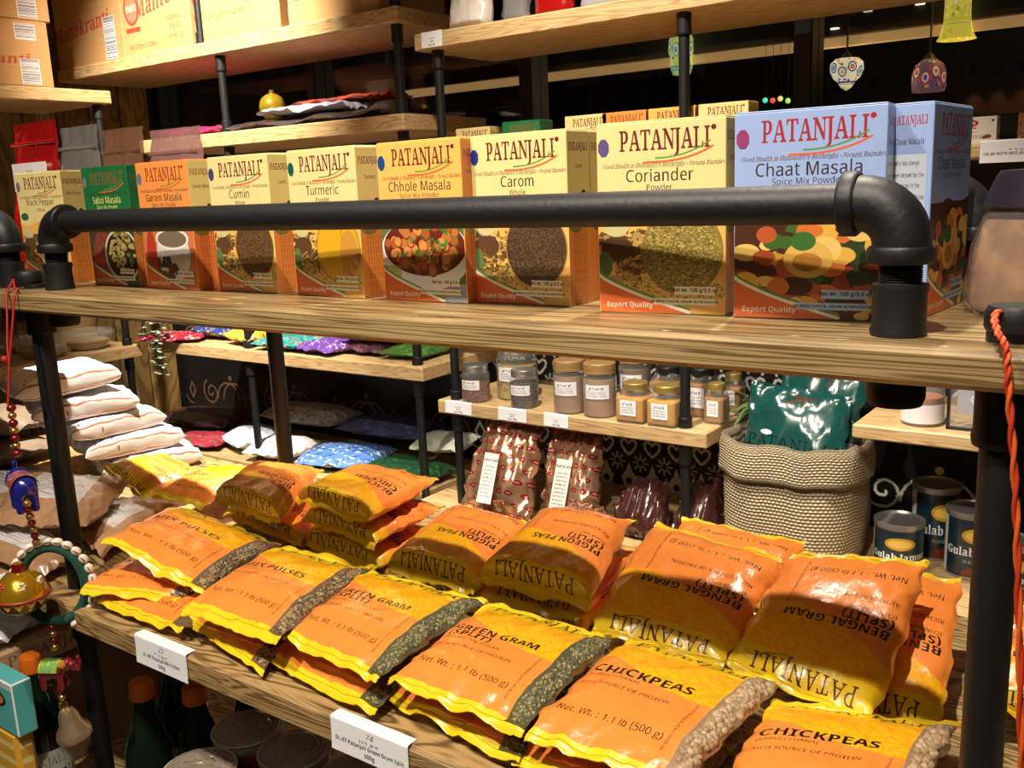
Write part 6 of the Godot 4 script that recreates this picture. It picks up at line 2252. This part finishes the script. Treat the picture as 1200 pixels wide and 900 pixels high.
# ---------------------------------------------------------------- the dark passage seen through the window
func beyond_window() -> void:
	var dark := mat(Color8(26, 20, 16), 0.7)
	var mb := Mb.new()
	mb.box(V(-3.2, -1.35, -5.1), V(3.6, 2.2, -5.0))
	struct("wall_passage", mb, mat(Color8(56, 34, 22), 0.6))
	mb = Mb.new()
	mb.box(V(-3.2, -1.35, -5.0), V(3.6, -1.25, -1.56))
	struct("floor_passage", mb, dark)
	mb = Mb.new()
	mb.box(V(-3.2, 1.6, -5.0), V(3.6, 1.7, -1.56))
	struct("ceiling_passage", mb, dark)
	# long light cove
	var cove := thing("cove_light", "long warm cove light strip on the passage ceiling beyond the window", "lamp", V(-0.7, 0.5, -2.62))
	var cm := Mb.new()
	cm.box(V(-1.0, 0.0, -0.03), V(3.2, 0.03, 0.0), 0.002)
	part("light_strip", cm, mat(Color8(200, 170, 120), 0.6, {"emit": Color(1.0, 0.78, 0.48), "power": 0.35}), cove)
	var ch := Mb.new()
	ch.box(V(-1.0, 0.031, -0.08), V(3.2, 0.12, 0.02), 0.002)
	part("housing", ch, dark, cove)
	var al := AreaLight3D.new()
	al.name = "glow"
	cove.add_child(al)
	al.position = V(1.0, 0.014, 0.006)
	al.rotation.y = PI
	al.area_size = Vector2(3.0, 0.028)
	al.light_color = Color(1.0, 0.78, 0.48)
	al.light_energy = 0.04
	al.shadow_enabled = true
	# mosaic lamps
	var mosaic := func(bg: Color, cols: Array, sd: int) -> ImageTexture:
		var cv := Cv.new(256, 128, bg)
		var r := RandomNumberGenerator.new()
		r.seed = sd
		for k in 150:
			cv.ell(r.randf() * 256, r.randf() * 128, r.randf_range(2, 6), r.randf_range(2, 6), cols[r.randi() % cols.size()])
		for k in 10:
			var c := Vector2(13 + k * 25.6, 46 + (14 if k % 2 else 0))
			cv.ell(c.x, c.y, 11, 15, cols[0])
			cv.ell(c.x, c.y, 8, 11, Color8(236, 226, 196))
			cv.ell(c.x, c.y, 5, 7, cols[k % 3])
			cv.ell(c.x, c.y, 2, 3, cols[1])
		cv.rect(0, 92, 256, 5, cols[0])
		cv.rect(0, 100, 256, 3, cols[1])
		return cv.tex()
	var lamp := func(p: Vector3, prof: Array, tex: ImageTexture, power: float, light: float, label: String, col: Color) -> void:
		var t := thing("mosaic_lamp", label, "lamp", p, "mosaic glass lamps beyond the window")
		var m := Mb.new()
		m.lathe(prof, 28)
		part("lamp_shade", m, mat(Color.WHITE, 0.25, {"tex": tex, "emit": Color.WHITE, "emit_tex": tex, "power": power}), t)
		var top: float = prof[prof.size() - 1].y
		var c := Mb.new()
		c.lathe([Vector2(0.014, top - 0.004), Vector2(0.02, top), Vector2(0.01, top + 0.014), Vector2(0.003, top + 0.02), Vector2(0.003, 1.6 - p.y)], 12)
		part("cord", c, iron, t)
		var l := OmniLight3D.new()
		l.name = "bulb"
		t.add_child(l)
		l.position = V(0, top * 0.5, 0)
		l.light_color = col
		l.light_energy = light
		l.light_size = 0.02
		l.omni_range = 6.0
		l.omni_attenuation = 2.0
		l.shadow_enabled = true
	var blue := [Color8(40, 70, 150), Color8(220, 170, 60), Color8(190, 60, 50), Color8(250, 240, 200)]
	lamp.call(V(0.24, 0.36, -2.6), [Vector2(0, 0), Vector2(0.016, 0.01), Vector2(0.03, 0.03), Vector2(0.042, 0.04), Vector2(0.052, 0.062), Vector2(0.05, 0.085), Vector2(0.036, 0.098), Vector2(0.02, 0.1)], mosaic.call(Color8(240, 226, 180), blue, 1), 0.9, 0.02, "round mosaic lamp with blue circles, glowing beyond the window", Color(1.0, 0.9, 0.7))
	lamp.call(V(0.488, 0.335, -2.6), [Vector2(0.0, 0.004), Vector2(0.046, 0.0), Vector2(0.049, 0.012), Vector2(0.048, 0.055), Vector2(0.04, 0.08), Vector2(0.022, 0.094), Vector2(0.012, 0.096)], mosaic.call(Color8(120, 90, 90), [Color8(200, 70, 60), Color8(110, 70, 170), Color8(230, 150, 60), Color8(60, 60, 120)], 2), 0.55, 0.01, "dome shaped mosaic lamp with red and violet rosettes beyond the window", Color(1.0, 0.85, 0.75))
	lamp.call(V(0.56, 0.478, -2.6), [Vector2(0.055, 0.0), Vector2(0.048, 0.012), Vector2(0.04, 0.035), Vector2(0.037, 0.07), Vector2(0.036, 0.16), Vector2(0.03, 0.2), Vector2(0.012, 0.21)], mosaic.call(Color8(226, 206, 70), [Color8(210, 190, 60), Color8(190, 190, 90), Color8(240, 220, 110), Color8(160, 160, 60)], 3), 0.8, 0.02, "tall yellow bell lamp hanging highest beyond the window", Color(1.0, 0.9, 0.5))
	lamp.call(V(-0.335, 0.462, -2.6), [Vector2(0.0, 0.0), Vector2(0.03, 0.004), Vector2(0.04, 0.03), Vector2(0.037, 0.05), Vector2(0.046, 0.08), Vector2(0.044, 0.12), Vector2(0.03, 0.16), Vector2(0.012, 0.175)], mosaic.call(Color8(190, 210, 110), [Color8(120, 170, 90), Color8(90, 150, 190), Color8(230, 230, 170), Color8(60, 90, 150)], 4), 0.8, 0.02, "green and blue glass lamp half hidden by the shelf pipe", Color(0.9, 1.0, 0.7))
	# small recessed lights and wall lights
	for e in [[0.248, 0.601], [0.3, 0.59], [0.453, 0.59], [0.199, 0.551]]:
		var t := thing("recessed_light", ["small white recessed light above the round mosaic lamp", "dim recessed light right of the small white one", "small white recessed light left of the yellow lamp", "small recessed light nearest the cove strip"][[0.248, 0.3, 0.453, 0.199].find(e[0])], "lamp", V(e[0], e[1], -2.6), "recessed lights beyond the window")
		var m := Mb.new()
		m.lathe([Vector2(0, 0), Vector2(0.013, 0), Vector2(0.015, 0.004), Vector2(0, 0.006)], 14)
		part("light_disc", m, mat(Color.WHITE, 0.4, {"emit": Color(1, 0.97, 0.9), "power": 0.5 if e[0] == 0.3 else 2.0}), t)
	# small shaded lamps on the far wall, each throws a spot down the panelling
	var wl := [V(-0.506, 0.564, -4.95), V(-0.318, 0.569, -4.95), V(-0.159, 0.581, -4.95), V(0.180, 0.586, -4.95), V(0.291, 0.588, -4.95), V(0.399, 0.585, -4.95)]
	for k in wl.size():
		var t := thing("wall_light", ["small wall lamp under the round mosaic lamp", "small wall lamp right of the round mosaic lamp", "small wall lamp between the two mosaic lamps", "small wall lamp right of the dome lamp", "second small wall lamp right of the dome lamp", "small wall lamp at the picture edge"][k], "lamp", wl[k], "small wall lamps in the passage")
		var m := Mb.new()
		m.lathe([Vector2(0.02, -0.03), Vector2(0.022, -0.028), Vector2(0.012, 0.03), Vector2(0, 0.032)], 12)
		m.box(V(-0.006, 0.0, -0.05), V(0.006, 0.012, 0.0))
		part("lamp_hood", m, dark, t)
		var bb := Mb.new()
		bb.ball(V(0, -0.018, 0), V(0.009, 0.009, 0.009), 10, 8)
		part("bulb", bb, mat(Color.WHITE, 0.4, {"emit": Color(1, 0.74, 0.42), "power": 2.0}), t)
		var l := SpotLight3D.new()
		l.name = "beam"
		t.add_child(l)
		l.position = V(0, -0.034, 0)
		l.rotation.x = -PI / 2
		l.light_color = Color(1, 0.74, 0.42)
		l.light_energy = 0.05
		l.spot_angle = 36.0
		l.spot_range = 5.0
		l.spot_attenuation = 2.0
		l.light_size = 0.01
		l.shadow_enabled = true
	for k in 4:
		var t := thing("fairy_light", ["turquoise fairy light beyond the window", "red fairy light beyond the window", "yellow fairy light beyond the window", "pale green fairy light, lowest of the four"][k], "lamp", V(-0.028 + k * 0.026, [0.353, 0.35, 0.354, 0.345][k], -2.6), "fairy lights beyond the window")
		var m := Mb.new()
		m.ball(Vector3.ZERO, V(0.009, 0.009, 0.009), 10, 8)
		var wr := Mb.new()
		wr.tube([V(0, 0.008, 0), V(0, 0.5, 0), V(0, 1.25, 0)], 0.0008, 5)
		part("wire", wr, dark, t)
		part("bulb", m, mat(Color.WHITE, 0.4, {"emit": [Color(0.2, 0.9, 0.75), Color(1, 0.25, 0.2), Color(0.9, 0.85, 0.3), Color(0.6, 0.9, 0.4)][k], "power": 1.4}), t)
	# packs on a ledge beyond the glass
	for k in 3:
		var t := thing("display_pack", ["slate blue pack beyond the window", "violet pack beyond the window", "deep blue pack beyond the window"][k], "pack", V([-0.82, -0.58, -0.42][k], 0.54, -2.75), "packs on the ledge beyond the window")
		var m := Mb.new()
		m.box(V(-0.06, 0, -0.05), V(0.06, 0.16, 0), 0.004)
		var lg := Mb.new()
		lg.box(V(-0.07, -0.06, -0.08), V(0.07, -0.001, 0.03))
		lg.box(V(-0.01, -1.79, -0.05), V(0.01, -0.06, -0.03))
		part("stand", lg, dark, t)
		part("pack_body", m, mat([Color8(84, 90, 120), Color8(120, 90, 150), Color8(50, 60, 140)][k], 0.4), t)
